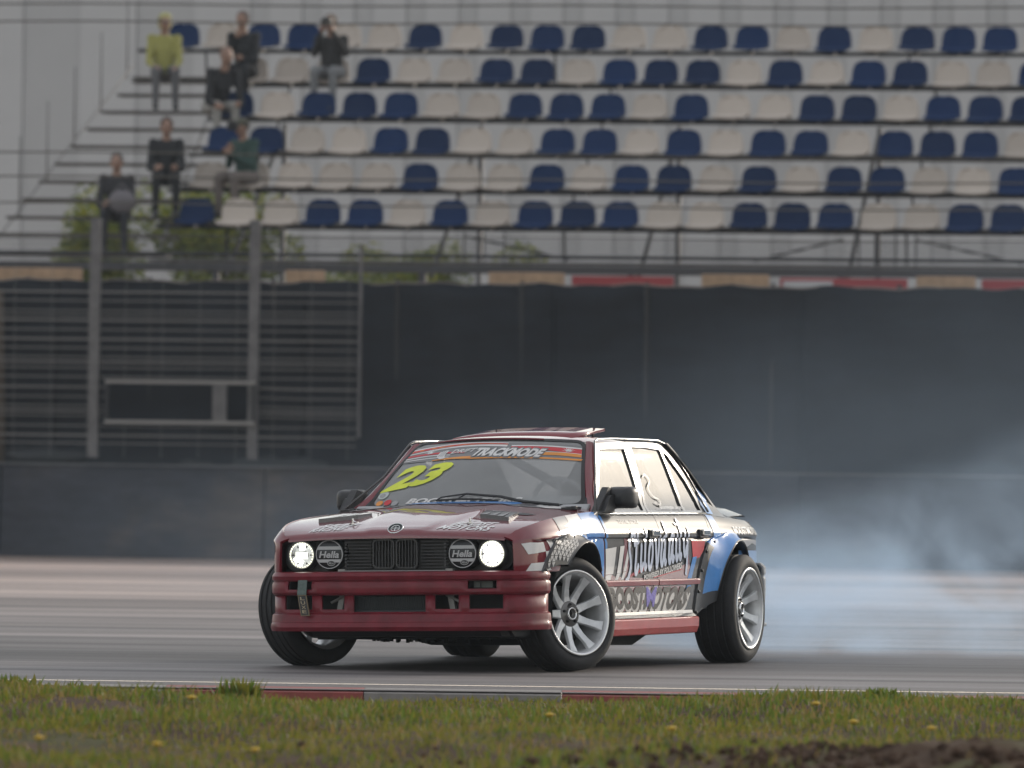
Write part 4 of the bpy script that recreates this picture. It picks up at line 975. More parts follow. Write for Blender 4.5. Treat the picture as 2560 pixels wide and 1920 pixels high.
# rubber laid down along the track direction, and lighter polished lanes
lay = ramp(noise(1.0, .022, .20, 7, .66), [(.38, g(.34)), (.50, g(1.0)), (.62, g(1.35))])
lay2 = ramp(noise(1.0, .012, 1.1, 6, .62, 7), [(.38, g(.42)), (.50, g(1.0)), (.64, g(1.32))])
grain = ramp(noise(60, 1, 1, 3), [(.3, g(.75)), (.7, g(1.25))])
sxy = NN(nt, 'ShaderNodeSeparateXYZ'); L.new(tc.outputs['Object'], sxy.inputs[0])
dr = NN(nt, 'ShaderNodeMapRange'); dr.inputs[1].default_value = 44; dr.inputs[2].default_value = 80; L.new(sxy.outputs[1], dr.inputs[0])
dust_glare = ramp(dr.outputs[0], [(0, (1, 1, 1)), (.3, (1.6, 1.5, 1.42)), (.65, (2.9, 2.5, 2.2)), (1, (3.6, 3.0, 2.55))])   # dusty tone plus grazing glare painted in, lighter and warmer toward the wall
L.new(mul(mul(mul(mul(base, lay), lay2), grain), dust_glare), b.inputs['Base Color'])
rr = ramp(noise(1.0, .035, 1.6, 8, .62), [(.3, (.55,)*3), (.7, (.75,)*3)]); L.new(rr, b.inputs['Roughness'])
bp = NN(nt, 'ShaderNodeBump'); bp.inputs['Strength'].default_value = .55; bp.inputs['Distance'].default_value = .01
L.new(noise(90, 1, 1, 3), bp.inputs['Height']); L.new(bp.outputs[0], b.inputs['Normal'])
ASPH = m
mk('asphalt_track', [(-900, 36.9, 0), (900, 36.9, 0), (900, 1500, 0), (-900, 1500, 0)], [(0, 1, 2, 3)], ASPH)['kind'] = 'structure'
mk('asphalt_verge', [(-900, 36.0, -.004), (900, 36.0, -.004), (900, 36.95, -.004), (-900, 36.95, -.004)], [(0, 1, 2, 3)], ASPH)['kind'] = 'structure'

# ---- wall frame: s along the barrier (to the right), o = depth behind it, z up
WA = Vector((-6.092, 86.086, 0)); WDIR = Vector((.98968, -.14329, 0)).normalized(); WN = Vector((.14329, .98968, 0)).normalized(); WRZ = math.atan2(WDIR.y, WDIR.x)
def W(s, o=0., z=0.): v = WA + WDIR*s + WN*o; return Vector((v.x, v.y, z))
def wthing(name, label, cat, group=None, at=(0, 0, 0)):
    o = empty(name, W(*at), WRZ); return tag(o, label, cat, group)
# children of a wthing use local coords (s, o, z) relative to its origin
# ---- kerb
KR = mat('kerb_red', (.22, .045, .04), .7, noise=.25, nscale=14); KW = mat('kerb_white', (.19, .175, .165), .7, noise=.2, nscale=14)
kerb = empty('track_kerb', (0, 36.15, 0)); kerb['kind'] = 'structure'
edges = [-4.6, -3.7, -2.75, -1.72, -.72, .27, 1.22, 2.2, 3.2, 4.2, 5.2]
for i in range(len(edges)-1):
    mm = MB(); mm.prism([(-.20, -.30), (-.195, -.016), (.0, -.003), (.20, -.002), (.22, -.30)], 0, edges[i]+.002, edges[i+1]-.002)
    mm.build('kerb_block', KR if i % 2 == 1 else KW, kerb, bevel=.002)
# ---- grass verge with soil
def gh(x, y):
    v = .045*math.sin(x*1.3+y*.7) + .03*math.sin(x*3.1-y*1.9+1) + .015*math.sin(x*6.7+y*4.3)
    k = min(1, max(0, (36.2-y)/2.5)); base = -.066 + .052*math.exp(-((x+2.3)/.9)**2) + .040/(1+math.exp(-(x-.95)*6))
    return base*(1-.55*k) + v*(.18+.45*k) + .085*math.exp(-((x-1.9)/1.2)**2 - ((y-25.9)/1.2)**2)
m, nt, b = node_mat('soil_and_thatch'); tc = NN(nt, 'ShaderNodeTexCoord'); L = nt.links
c1 = ramp(noise(1.6, 1, .8, 6), [(.30, (.050, .030, .020)), (.50, (.070, .044, .027)), (.62, (.055, .056, .020)), (.75, (.095, .075, .040))])
L.new(c1, b.inputs['Base Color']); b.inputs['Roughness'].default_value = .95; b.inputs['Specular IOR Level'].default_value = .1
SOIL = m
nx_, ny_ = 150, 120; vs = []; fs = []
xs_ = np.linspace(-6.5, 6.5, nx_); ys_ = np.linspace(22, 35.98, ny_)
for y in ys_:
    for x in xs_: vs.append((x, y, gh(x, y) + (.012 + .045*math.exp(-((x-1.9)/1.3)**2 - ((y-25.9)/1.5)**2))*random.random()))
for j in range(ny_-1):
    for i in range(nx_-1): fs.append((j*nx_+i, j*nx_+i+1, (j+1)*nx_+i+1, (j+1)*nx_+i))
mk('verge_ground', vs, fs, SOIL, smooth=True)['kind'] = 'structure'
mk('far_ground', [(-900, -60, -.28), (900, -60, -.28), (900, 36.1, -.28), (-900, 36.1, -.28)], [(0, 1, 2, 3)], SOIL)['kind'] = 'structure'
def patch(x, y): return .5+.5*math.sin(x*1.1+.6*math.sin(y*1.7))*math.cos(y*.9+.8*math.sin(x*.8))
gm = [leaf_mat('grass_olive', (.150, .152, .032)), leaf_mat('grass_green', (.096, .150, .028)), leaf_mat('grass_dry', (.205, .155, .07)), leaf_mat('grass_dark', (.070, .096, .024))]
nb = 85000
X = rng.uniform(-4.6, 4.6, nb); Y = 25.2 + 10.78*rng.random(nb)**.9
V = np.zeros((nb, 5, 3)); MI = np.zeros(nb, np.int32); keep = np.ones(nb, bool)
for i in range(nb):
    x, y = X[i], Y[i]; p = patch(x, y); q = patch(x*2.7+3, y*2.2); soil = math.exp(-((x-1.9)/1.25)**2 - ((y-25.9)/1.45)**2)
    if rng.random() < soil*1.25 or (q < .14 and rng.random() < .75): keep[i] = False; continue
    h = (.016 + .017*p + .012*q)*(.45+1.5*rng.random()**2.2 + .3*rng.random())
    if y > 35: h *= .8
    a = rng.uniform(0, 6.283); w = rng.uniform(.003, .0065); ln = rng.uniform(.1, .9)*h; dx, dy = math.cos(a), math.sin(a); la = rng.uniform(0, 6.283)
    lx, ly = math.cos(la)*ln, math.sin(la)*ln; z = gh(x, y)
    V[i] = [(x-dx*w, y-dy*w, z-.01), (x+dx*w, y+dy*w, z-.01), (x+dx*w*.8+lx*.35, y+dy*w*.8+ly*.35, z+h*.6), (x-dx*w*.8+lx*.35, y-dy*w*.8+ly*.35, z+h*.6), (x+lx, y+ly, z+h)]
    r = rng.random(); MI[i] = 2 if r < .16+.25*(q < .35) else (1 if r < .16+.5*p else (3 if r > .9 else 0))
V = V[keep]; MI = MI[keep]; nb = len(V); idx = np.arange(nb)[:, None]*5
Q = (idx + np.array([0, 1, 2, 3])); T3 = (idx + np.array([3, 2, 4]))
me = bpy.data.meshes.new('grass'); me.vertices.add(nb*5); me.vertices.foreach_set('co', V.reshape(-1))
me.loops.add(nb*7); me.loops.foreach_set('vertex_index', np.concatenate([Q, T3], 1).reshape(-1).astype(np.int32))
me.polygons.add(nb*2); ls = np.stack([np.arange(nb)*7, np.arange(nb)*7+4], 1).reshape(-1); me.polygons.foreach_set('loop_start', ls.astype(np.int32))
for q in gm: me.materials.append(q)
me.polygons.foreach_set('material_index', np.repeat(MI, 2)); me.update(); me.validate()
tag(link_mesh('grass', me), 'rough olive green grass on the near verge', 'grass', kind='stuff')
cm = MB()
for k in range(900):
    x, y = random.gauss(1.75, .75), random.gauss(26.2, 1.1); r = random.uniform(.006, .030)
    if random.random() < .08: r *= 1.7
    c = Vector((x, y, gh(x, y)+.03)); vs = [c + Vector((random.uniform(.6, 1.3)*r*math.cos(a), random.uniform(.6, 1.3)*r*math.sin(a), h*r*.8)) for h in (-.6, .35) for a in (0, 1.25, 2.5, 3.77, 5.0)] + [c + Vector((0, 0, r*.8))]
    cm.add(vs, [(i, (i+1) % 5, 5+(i+1) % 5, 5+i) for i in range(5)] + [(5+i, 5+(i+1) % 5, 10) for i in range(5)])
tag(cm.build('soil_clods', mat('soil_dark', (.055, .033, .022), .95, spec=.1, noise=.4, nscale=9)), 'crumbled brown soil at the lower right of the verge', 'soil', kind='stuff')
# weeds standing out of the verge and small yellow flowers
def weed(x, y, h, n, label, dry=False):
    mb = MB(); z = gh(x, y)
    for k in range(n):
        a = random.uniform(0, 6.28); l = random.uniform(.5, 1)*h; r = random.uniform(.05, .55)*h; c = Vector((random.gauss(0, .05), random.gauss(0, .04), 0))
        t = c + Vector((math.cos(a)*r, math.sin(a)*r, l)); mid = c*.5+t*.5 + Vector((0, 0, .1*l)); w = Vector((-math.sin(a), math.cos(a), 0))*random.uniform(.006, .014)
        mb.mi = random.choice((0, 1, 1)) if not dry else random.choice((0, 2)); mb.add([c-w*.4, c+w*.4, mid+w, mid-w, t], [(0, 1, 2, 3), (3, 2, 4)])
    return tag(mb.build('weed', gm, loc=(x, y, z-.02)), label, 'plant', 'weeds along the verge')
weed(-1.31, 35.1, .17, 170, 'bushy weed with dry brown tips in front of the red kerb')
weed(-2.45, 35.6, .10, 60, 'low weed at the far left of the grass edge')
weed(1.25, 35.3, .07, 60, 'low bright green weed on the grass edge below the rear wheel', )
weed(1.85, 35.5, .085, 110, 'wide green weed on the grass edge just right of the rear wheel')
weed(2.45, 35.4, .07, 80, 'rightmost green weed on the grass edge')
FLM = mat('flower_yellow', (.55, .36, .03), .6)
for fx, fy, nm in ((490, 1804, 'left of the bushy weed'), (110, 1900, 'lowest on the left side'), (650, 1904, 'near the bottom edge, below the front wheel'), (405, 1902, 'beside a green tuft at the bottom left'), (2050, 1806, 'in a pair, the upper one near the soil'), (2145, 1830, 'in a pair, the lower one near the soil'), (1690, 1868, 'at the edge of the brown soil'), (1385, 1806, 'in the middle of the verge'), (2340, 1868, 'alone at the top of the brown soil')):
    d_ = Vector(((fx-1280)/FPX, 1, -(fy-1178-(fx-1280)*.0135)/FPX)); t = -CAM_H/d_.z; x, y = d_.x*t, d_.y*t
    z = gh(x, y); mb = MB(); mb.tube([(0,0,0), (.004,0,.05), (0,0,.095)], .003, 5); st = mb.build('dandelion', gm[1], loc=(x, y, z)); mb = MB(); mb.ell((0,0,.10), (.017,.017,.010), 10, 6); 
    for k in range(12): a = k*.5236; mb.box((.018*math.cos(a), .018*math.sin(a), .102), (.014, .006, .003), Matrix.Rotation(a, 3, 'Z'))
    mb.build('flower_head', FLM, st, True); tag(st, 'small yellow flower in the grass, ' + nm, 'flower', 'yellow flowers in the grass')
# ================================================================== BARRIER AND SCREEN
m, nt, b = node_mat('barrier_dark'); tc = NN(nt, 'ShaderNodeTexCoord'); L = nt.links
L.new(mul(ramp(noise(.55, 1, 1, 6, .6), [(.34, (.023, .026, .034)), (.52, (.032, .033, .040)), (.66, (.060, .049, .043))]), ramp(noise(7, .3, 1, 5, .65, 5), [(.35, (.7,)*3), (.7, (1.35,)*3)])), b.inputs['Base Color']); b.inputs['Roughness'].default_value = .8; b.inputs['Specular IOR Level'].default_value = .25
bp = NN(nt, 'ShaderNodeBump'); bp.inputs['Strength'].default_value = .3; bp.inputs['Distance'].default_value = .03; L.new(noise(4), bp.inputs['Height']); L.new(bp.outputs[0], b.inputs['Normal']); CONC = m
bar = wthing('track_barrier', 'long low dark concrete barrier along the far side of the track', 'barrier')
ss = [-14, -10.5, -7, -3.5] + [0, 3.2, 6.4, 9.6, 12.8, 16, 24, 36, 60, 110]
for a, c in zip(ss[:-1], ss[1:]):
    mb = MB(); mb.prism([(-.06, 0), (.36, 0), (.30, .35), (.22, 1.10), (.02, 1.10), (-.03, .35)], 0, a+.008, c-.008); mb.build('barrier_block', CONC, bar, bevel=.015)
mb = MB(); mb.box((6, .05, 1.112), (40, .12, .020)); mb.build('barrier_cap', mat('cap_grey', (.10, .10, .105), .6, noise=.6, nscale=.7), bar)
ROLLM = mat('tarpaulin_roll', (.014, .017, .020), .55)
def lumps(s0, s1, zz, rr, label):
    n = int((s1-s0)/.12); pts = []; rs = []
    for i in range(n+1):
        t = i/n; s = s0+(s1-s0)*t; pts.append((s-s0, .0, rr*(.75+.1*math.sin(i*1.7)))); rs.append(rr*(.35+.65*math.sin(math.pi*min(1, max(.04, t)))**.6)*(1+.12*math.sin(i*2.3)+.08*math.sin(i*.9)))
    mb = MB(); mb.tube(pts, rs, 12); o = mb.build('rolled_tarpaulin', ROLLM, None, True, loc=W(s0, .42, zz)); o.rotation_euler.z = WRZ; return tag(o, label, 'tarpaulin roll', 'rolled tarpaulins behind the barrier')
lumps(-.6, 1.0, 1.10, .13, 'dark rolled tarpaulin on the barrier at the left picture edge')
lumps(2.1, 4.2, 1.08, .09, 'dark rolled tarpaulin under the open window in the fence')
lumps(4.3, 6.2, 1.05, .08, 'flat dark tarpaulin roll on the barrier left of the car roof')
m, nt, b = node_mat('screen_fabric'); tc = NN(nt, 'ShaderNodeTexCoord'); L = nt.links
L.new(mul(ramp(noise(.9, 1, 1, 6, .6), [(.3, (.0045, .0072, .0115)), (.7, (.0090, .0120, .0170))]), ramp(noise(5, .25, 1, 5, .6, 3), [(.35, (.75,)*3), (.7, (1.35,)*3)])), b.inputs['Base Color']); b.inputs['Roughness'].default_value = .7; b.inputs['Specular IOR Level'].default_value = .25
SCREEN = m
scr = wthing('screen_fence', 'tall dark fabric screen between the barrier and the grandstand', 'screen')
for k, (a, c) in enumerate([(-2.2,.60),(.56,3.60),(3.56,6.60),(6.56,9.60),(9.56,12.60),(12.56,15.60),(15.56,24.05),(24.01,60.05),(60.01,110)]):
    nx_, nz_ = 40, 14; vs = []; fs = []
    for j in range(nz_+1):
        for i in range(nx_+1):
            s = a+(c-a)*i/nx_; t = j/nz_; top = 3.325 + .012*math.sin(s*5.2)+.008*math.sin(s*11)
            vs.append((s, .36 + .012*(k % 2) + (.028*math.sin(s*4.1+t*1.3)+.020*math.sin(s*9+3*t)+.016*math.sin(s*2.3-4*t))*(.5+t), .95+(top-.95)*t))
    for j in range(nz_):
        for i in range(nx_): fs.append((j*(nx_+1)+i, j*(nx_+1)+i+1, (j+1)*(nx_+1)+i+1, (j+1)*(nx_+1)+i))
    o = mk('fabric_sheet', vs, fs, SCREEN, scr, True); sd = o.modifiers.new('s', 'SOLIDIFY'); sd.thickness = .006
    mb = MB(); mb.tube([(a+(c-a)*i/nx_, .352, vs[nz_*(nx_+1)+i][2]-.004) for i in range(nx_+1)], .010, 5); mb.build('edge_hem', mat('hem_pale', (.20, .175, .16), .7), scr, True)
mb = MB()
for s in frange(.2, 18.2, 1.5): mb.tube([(s, .42, 0), (s, .42, 3.36)], .03, 6)
mb.build('screen_post', DARKM, scr)['kind'] = 'stuff'
# ---- wire debris fence at the left, with a window for photographers
WIRE = mat('fence_wire', (.20, .19, .18), .55, .4); POST = mat('fence_post', (.105, .10, .10), .6, .2, noise=.3, nscale=6)
fen = wthing('wire_fence', 'wire mesh debris fence with grey posts at the left, in front of the dark screen', 'fence')
PX2Z = lambda y, o=.0: 1.1 + (1178-8-y)/FPX*86.0
for s in (-1.6, 1.12, 3.05, 4.33): 
    mb = MB(); mb.box((s, -.02, 2.62), (.12 if s < 4 else .03, .10, 2.85 if s < 4 else 2.3)); mb.build('fence_post', POST, fen, bevel=.008)
ys = [728,750,775,787,799,822,846,868,891,903,917,940,966,990,1013,1025,1037,1062,1086,1106]
for k, y in enumerate(ys):
    z = PX2Z(y+6) ; r = .0105 if k in (0, 4, 6, 9, 12, 15, 18) else .0065; end = 4.3
    for a, c in (((-3.5, 1.30), (3.02, end)) if 1.60 < z < 2.12 else ((-3.5, end),)):
        mb = MB(); mb.tube([(a, -.06, z), ((a+c)/2, -.06, z-.012), (c, -.06, z-.01)], r, 5); mb.build('fence_wire', WIRE, fen, True)
mb = MB()
for s in frange(-3.45, 4.2, .45):
    if 1.30 < s < 3.02: mb.tube([(s, -.055, 1.2), (s, -.055, 1.60)], .0025, 4); mb.tube([(s, -.055, 2.12), (s, -.055, 3.6)], .0025, 4)
    else: mb.tube([(s, -.055, 1.2), (s, -.055, 3.6)], .0025, 4)
mb.build('fence_mesh', WIRE, fen)['kind'] = 'stuff'
win = wthing('camera_window', 'open rectangular window frame in the wire fence with pale top and bottom bars', 'window frame')
BARM = mat('frame_bar', (.20, .19, .18), .5, .3)
mb = MB(); mb.box((2.18, -.10, 2.105), (1.82, .05, .045)); mb.build('frame_bar', BARM, win, bevel=.005)
mb = MB(); mb.box((2.18, -.10, 1.625), (1.82, .05, .045)); mb.build('frame_bar', BARM, win, bevel=.005)
mb = MB(); mb.box((2.66, -.09, 1.865), (.17, .05, .435)); mb.build('frame_post', POST, win, bevel=.005)
for s in (1.29, 3.07):
    mb = MB(); mb.box((s, -.09, 1.865), (.04, .05, .435)); mb.build('frame_side', DARKM, win)
# cables above the screen
cab = wthing('cable_fence', 'thin steel safety cables strung above the dark screen', 'cable fence')
CABM = mat('cable_steel', (.085, .078, .065), .5, .5)
for z in (4.83, 4.543, 4.228, 6.605, 6.395, 3.86):
    mb = MB(); mb.tube([(-6+1.0*k, -.02, z+.012*math.sin(k*1.1)) for k in range(25)], .0105 if z > 4 else .007, 6); mb.build('cable', CABM, cab, True)
for s in (-3.1, 14.6, 18.0):
    mb = MB(); mb.tube([(s, .05, 0), (s, .05, 7.2)], .05, 10); mb.build('cable_post', POST, cab, True)
# ================================================================== GRANDSTAND
GS = mat('stand_steel', (.055, .052, .055), .5, .4); GSD = mat('stand_steel_dark', (.030, .029, .031), .55, .3); PLK = mat('stand_plank', (.060, .052, .045), .7, noise=.3, nscale=3)
st = wthing('grandstand', 'open steel grandstand with six rows and a stair at its left end', 'grandstand')
NROW = 6; ROWS = []
for i in range(NROW):            # i = 0 top row ... 5 lowest
    o = 8.0 - .8*i; z = 6.553 - .4865*i; ROWS.append((o, z))
left_end = [.1, 1.35, 1.35, 1.25, 1.15, 1.15]
right_end = 15.2
for i, (o, z) in enumerate(ROWS):
    a = left_end[i]-.1
    mb = MB(); mb.box(((a+right_end)/2, o+.02, z-.025), (right_end-a, .05, .05)); mb.build('seat_rail', GSD, st)
    mb = MB(); mb.box(((a+right_end)/2, o-.25, z-.455), (right_end-a, .34, .025)); mb.build('foot_plank', PLK, st)
    # brackets under the seats
    for s in frange(a+.9, right_end-.5, 4.8):
        mb = MB(); mb.tube([(s, o+.03, z-.05), (s, o+.12, z-.46)], .016, 6); mb.build('seat_post', GSD, st)
for s in frange(1.9, 14.9, 2.6):   # raking frames
    mb = MB(); mb.tube([(s, ROWS[-1][0]+.3, 3.50), (s, ROWS[0][0]+.35, 5.55)], .028, 6); mb.build('raker', mat('raker_grey', (.10, .10, .10), .95, spec=.1), st)
    mb = MB(); mb.tube([(s, 8.2, 0), (s, 8.35, 5.6)], .035, 8); mb.build('column', GS, st, True)
    mb = MB(); mb.tube([(s, 3.6, 0), (s, 3.6, 3.6)], .05, 8); mb.build('column', GS, st, True)
for s in (5.0, 5.25, 5.5, 9.9, 10.1, 10.35, 10.6):
    mb = MB(); mb.tube([(s, 3.7, 3.55), (s, 3.7, 4.05)], .012, 6); mb.build('lattice_bar', GS, st)
for (a, c) in ((5.0, 6.3), (9.7, 8.6), (10.6, 11.9), (13.2, 12.2)):
    mb = MB(); mb.tube([(a, 3.75, 4.0), (c, 3.75, 3.72)], .014, 6); mb.build('lattice_brace', GS, st)
mb = MB(); mb.box((8, 2.9, 3.565), (27, .14, .105)); mb.build('front_beam', mat('beam_dark', (.040, .038, .042), .55), st, bevel=.006)
mb = MB(); mb.tube([(-4, 2.9, 3.725), (19, 2.9, 3.725)], .026, 8); mb.build('front_rail', GSD, st, True)
mb = MB(); mb.tube([(-4, 2.95, 3.66), (19, 2.95, 3.66)], .009, 6); mb.build('front_cable', mat('trim_grey'), st, True)
for z in (3.80, 3.86, 3.92): 
    mb = MB(); mb.tube([(-4, 3.0, z), (15, 3.0, z+.01)], .006, 5); mb.build('front_cable', GS, st, True)
# stair at the left end
for k in range(11):
    o = 3.6+.42*k; z = 3.72+.243*k; a = -1.15+.115*k+ .0; c = 1.0 if k < 9 else .6
    mb = MB(); mb.box(((a+1.3)/2, o, z), (1.3-a, .30, .035)); mb.build('stair_tread', PLK, st)
for s in (-.55, 1.15):
    mb = MB(); mb.tube([(s-.5 if s < 0 else s, 3.5, 3.66), (s+.45 if s < 0 else s, 8.2, 6.35)], .012, 6); mb.build('stair_stringer', mat('pale_steel', (.22, .215, .21), .95, spec=.1), st, True)
for k in range(6):
    s = -1.0+.17*k; o = 3.8+.85*k; z = 3.8+.49*k; mb = MB(); mb.tube([(s, o, z-.1), (s, o, z+.95)], .013, 6); mb.build('rail_post', mat('pale_steel', (.22, .215, .21), .95, spec=.1), st, True)
# ---- seats
PITCH = .5335
SEATW = vary(mat('seat_white', (.43, .38, .335), .6, spec=.25, noise=.08, nscale=2)); SEATB = vary(mat('seat_blue', (.0025, .020, .075), .6, spec=.12, noise=.12, nscale=2), .25)
def seat_mesh(name, m):
    vs = []; fs = []
    # back: rounded arch, curved in plan;  pan: front to back with rolled front edge
    NW = 12; hw = .222
    def prof(u): return u
    rows = []
    path = [(-.400,-.012),(-.395,.018),(-.37,.034),(-.30,.036),(-.20,.026),(-.10,.022),(-.045,.032),(-.015,.065),(.0,.12),(.012,.18),(.022,.24),(.030,.285),(.036,.318),(.040,.333)]
    wd = [.95,.97,.99,1,1,1,1,1,1,.98,.93,.83,.62,.30]
    for (y, z), w in zip(path, wd):
        for k in range(NW+1):
            u = -1+2*k/NW; vs.append((u*hw*w, y - .035*u*u*(1 if z > .05 else .0) , z + .018*u*u*(1 if z <= .05 else 0)))
    n = NW+1
    fs = [(i*n+k, i*n+k+1, (i+1)*n+k+1, (i+1)*n+k) for i in range(len(path)-1) for k in range(NW)]
    o = mk(name, vs, fs, m, None, True); sd = o.modifiers.new('s', 'SOLIDIFY'); sd.thickness = .010; sd.offset = 0
    dg = bpy.context.evaluated_depsgraph_get(); me = bpy.data.meshes.new_from_object(o.evaluated_get(dg)); me.name = name
    bpy.data.objects.remove(o); me.polygons.foreach_set('use_smooth', [True]*len(me.polygons)); return me
MSW = seat_mesh('seat_white_mesh', SEATW); MSB = seat_mesh('seat_blue_mesh', SEATB)
mb = MB(); mb.box((0, -.12, -.03), (.05, .30, .05)); mb.box((0, .01, -.01), (.30, .04, .03)); _b = mb.build('seat_bracket', GSD); MSBR = _b.data; bpy.data.objects.remove(_b)
BLUE = {0: [289, 562, 641, 905, 1082, 1172, 1262, 1525, 1617, 1797, 1975, 2065, 2155],
        1: [797, 1060, 1150, 1328, 1420, 1510, 1687, 1867, 1957, 2222],
        2: [505, 680, 770, 860, 1125, 1217, 1307, 1487, 1763, 1854, 2032, 2125, 2210],
        3: [308, 480, 569, 830, 925, 1195, 1290, 1465, 1651, 1744, 1925, 2016, 2109],
        4: [905, 1172, 1355, 1450, 1635, 1810, 1905, 2180],
        5: [336, 420, 690, 790, 970, 1150, 1245, 1335, 1610, 1705, 1800, 2080, 2170]}
def disp_to_s(x, o):
    u = x*2560/2212; d = Vector(((u-1280)/FPX, 1, 0)); p0 = WA + WN*o; t = p0.dot(WN)/d.dot(WN); p = d*t; return (p-WA).dot(WDIR)
RN = ['top row', 'second row from the top', 'third row from the top', 'fourth row from the top', 'fifth row from the top', 'lowest row']
ORD = ['first', 'second', 'third', 'fourth', 'fifth', 'sixth', 'seventh', 'eighth', 'ninth', 'tenth', 'eleventh', 'twelfth', 'thirteenth', 'fourteenth', 'fifteenth', 'sixteenth', 'seventeenth', 'eighteenth', 'nineteenth', 'twentieth', 'twenty-first', 'twenty-second', 'twenty-third', 'twenty-fourth', 'twenty-fifth', 'twenty-sixth', 'twenty-seventh', 'twenty-eighth']
for i, (o, z) in enumerate(ROWS):
    bs = [disp_to_s(x, o) for x in BLUE[i]]; ref = bs[len(bs)//2]
    s0 = ref - PITCH*math.floor((ref-left_end[i])/PITCH); n = int((13.1-s0)/PITCH)+1
    ss_ = [s0+PITCH*k for k in range(n)]
    bi = set(min(range(n), key=lambda k: abs(ss_[k]-b_)) for b_ in bs)
    cb = cw = 0
    for k in range(n):
        blue = k in bi
        ob = bpy.data.objects.new('stadium_seat', MSB if blue else MSW); COL.objects.link(ob)
        ob.location = W(ss_[k], o, z); ob.rotation_euler = (rad(random.uniform(-2, 2)), rad(random.uniform(-1, 1)), WRZ + rad(random.uniform(-2, 2)))
        if blue: cb += 1; q = ORD[cb-1]
        else: cw += 1; q = ORD[cw-1]
        tag(ob, f"{'dark blue' if blue else 'white'} seat, {q} {'blue' if blue else 'white'} one from the left in the {RN[i]}", 'seat', 'seats in the grandstand')
        br = bpy.data.objects.new('seat_bracket', MSBR); COL.objects.link(br); br.parent = ob
# ---- things between beam and screen: wooden blocks and red boards
WOOD = mat('raw_wood', (.36, .24, .15), .8, noise=.25, nscale=8); RBOARD = mat('red_board', (.30, .035, .04), .6); WBOARD = mat('white_board', (.45, .45, .46), .6)
for a, c, lb in ((-.65, .48, 'wooden block at the left picture edge'), (3.05, 3.50, 'short wooden block above the fence window'), (5.55, 6.45, 'wooden block above the empty screen left of the car'), (8.15, 8.95, 'wooden block above the car roof'), (10.75, 11.45, 'wooden block right above the drifting smoke')):
    for j in range(1):
        mb = MB(); mb.box((0, 0, 0), (c-a, .25, .17)); ob = mb.build('wooden_block', WOOD, None, bevel=.008); ob.location = W((a+c)/2, 2.2, 3.425); ob.rotation_euler.z = WRZ
        tag(ob, lb, 'wooden block', 'wooden blocks on top of the screen')
for a, c, mm_, lb in ((6.5, 7.75, RBOARD, 'red board left of the wooden block above the car roof'), (9.05, 10.6, RBOARD, 'long red board right of the wooden block above the car roof'), (11.5, 13.4, RBOARD, 'red board at the right picture edge'), (9.1, 9.7, WBOARD, 'short white board in front of the long red board')):
    mb = MB(); mb.box((0, 0, 0), (c-a, .03, .12)); ob = mb.build('board', mm_, None); ob.location = W((a+c)/2, 2.6 if mm_ is RBOARD else 2.5, 3.43 if mm_ is RBOARD else 3.39); ob.rotation_euler.z = WRZ
    tag(ob, lb, 'board', 'boards behind the screen top')
# ---- hall of grey cladding behind the stand
HA = mat('cladding_grey', (.40, .40, .40), .7, noise=.05, nscale=.5); HB = mat('cladding_grey_dark', (.36, .36, .36), .7, noise=.05, nscale=.5)
hall = wthing('clad_hall', 'large pale grey hall with vertical cladding panels behind the grandstand', 'building')
s = -12.; k = 0; PM = {}
while s < 24:
    w = (.52, .30)[k % 2] if s > -2.5 else (4.8 if k == 0 else .9)
    key = (round(w, 3), k % 2)
    if key not in PM:
        mb = MB(); mb.box((w/2, .03 if k % 2 else 0, 4.4), (w-.006, .06, 8.8)); o_ = mb.build('cladding_panel', HA if k % 2 == 0 else HB); PM[key] = o_.data; bpy.data.objects.remove(o_)
    ob = bpy.data.objects.new('cladding_panel', PM[key]); COL.objects.link(ob); ob.parent = hall; ob.location = (s, 26, 0)
    s += w; k += 1
mb = MB(); mb.box((6, 29, 4.3), (36.2, 5.8, 8.6)); mb.build('hall_body', HB, hall)
# ---- bushes and trees behind the stand
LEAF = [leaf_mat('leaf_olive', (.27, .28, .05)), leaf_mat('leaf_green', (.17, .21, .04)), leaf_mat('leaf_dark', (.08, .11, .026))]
BARK = mat('bark', (.07, .055, .042), .9)
def leafy(name, s, o, z0, rx, rz, n, label, cat, group, trunk=True):
    base = empty(name, W(s, o, 0), WRZ); tag(base, label, cat, group)
    cl = [(random.gauss(0, .45)*rx, random.gauss(0, .3)*rx, z0+rz*(.25+.75*random.random())) for _ in range(16)]
    V = []; F = []; MI = []
    for k in range(n):
        c = random.choice(cl); r = .42*rx
        while True:
            d = Vector((random.uniform(-1, 1), random.uniform(-1, 1), random.uniform(-1, 1)))
            if .2 < d.length < 1: break
        p = Vector(c) + d*r; a = Vector((random.uniform(-1, 1), random.uniform(-1, 1), random.uniform(-.6, .6))).normalized(); b_ = a.orthogonal().normalized(); l = random.uniform(.035, .075)
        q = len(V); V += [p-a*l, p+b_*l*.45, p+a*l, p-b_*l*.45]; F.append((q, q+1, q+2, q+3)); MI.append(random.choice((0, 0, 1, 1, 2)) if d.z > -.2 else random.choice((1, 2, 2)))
    mk('foliage', V, F, LEAF, base, False, False, MI)['kind'] = 'stuff'
    mb = MB(); mb.tube([(0, 0, 0), (.03, 0, z0*.6), (0, .02, z0+rz*.5)], [.09, .07, .03], 8)
    for c in cl[:7]: mb.tube([(0, 0, z0*.7), Vector(c)*.6 + Vector((0, 0, z0*.3)), c], [.04, .025, .01], 5)
    mb.build('trunk', BARK, base, True)
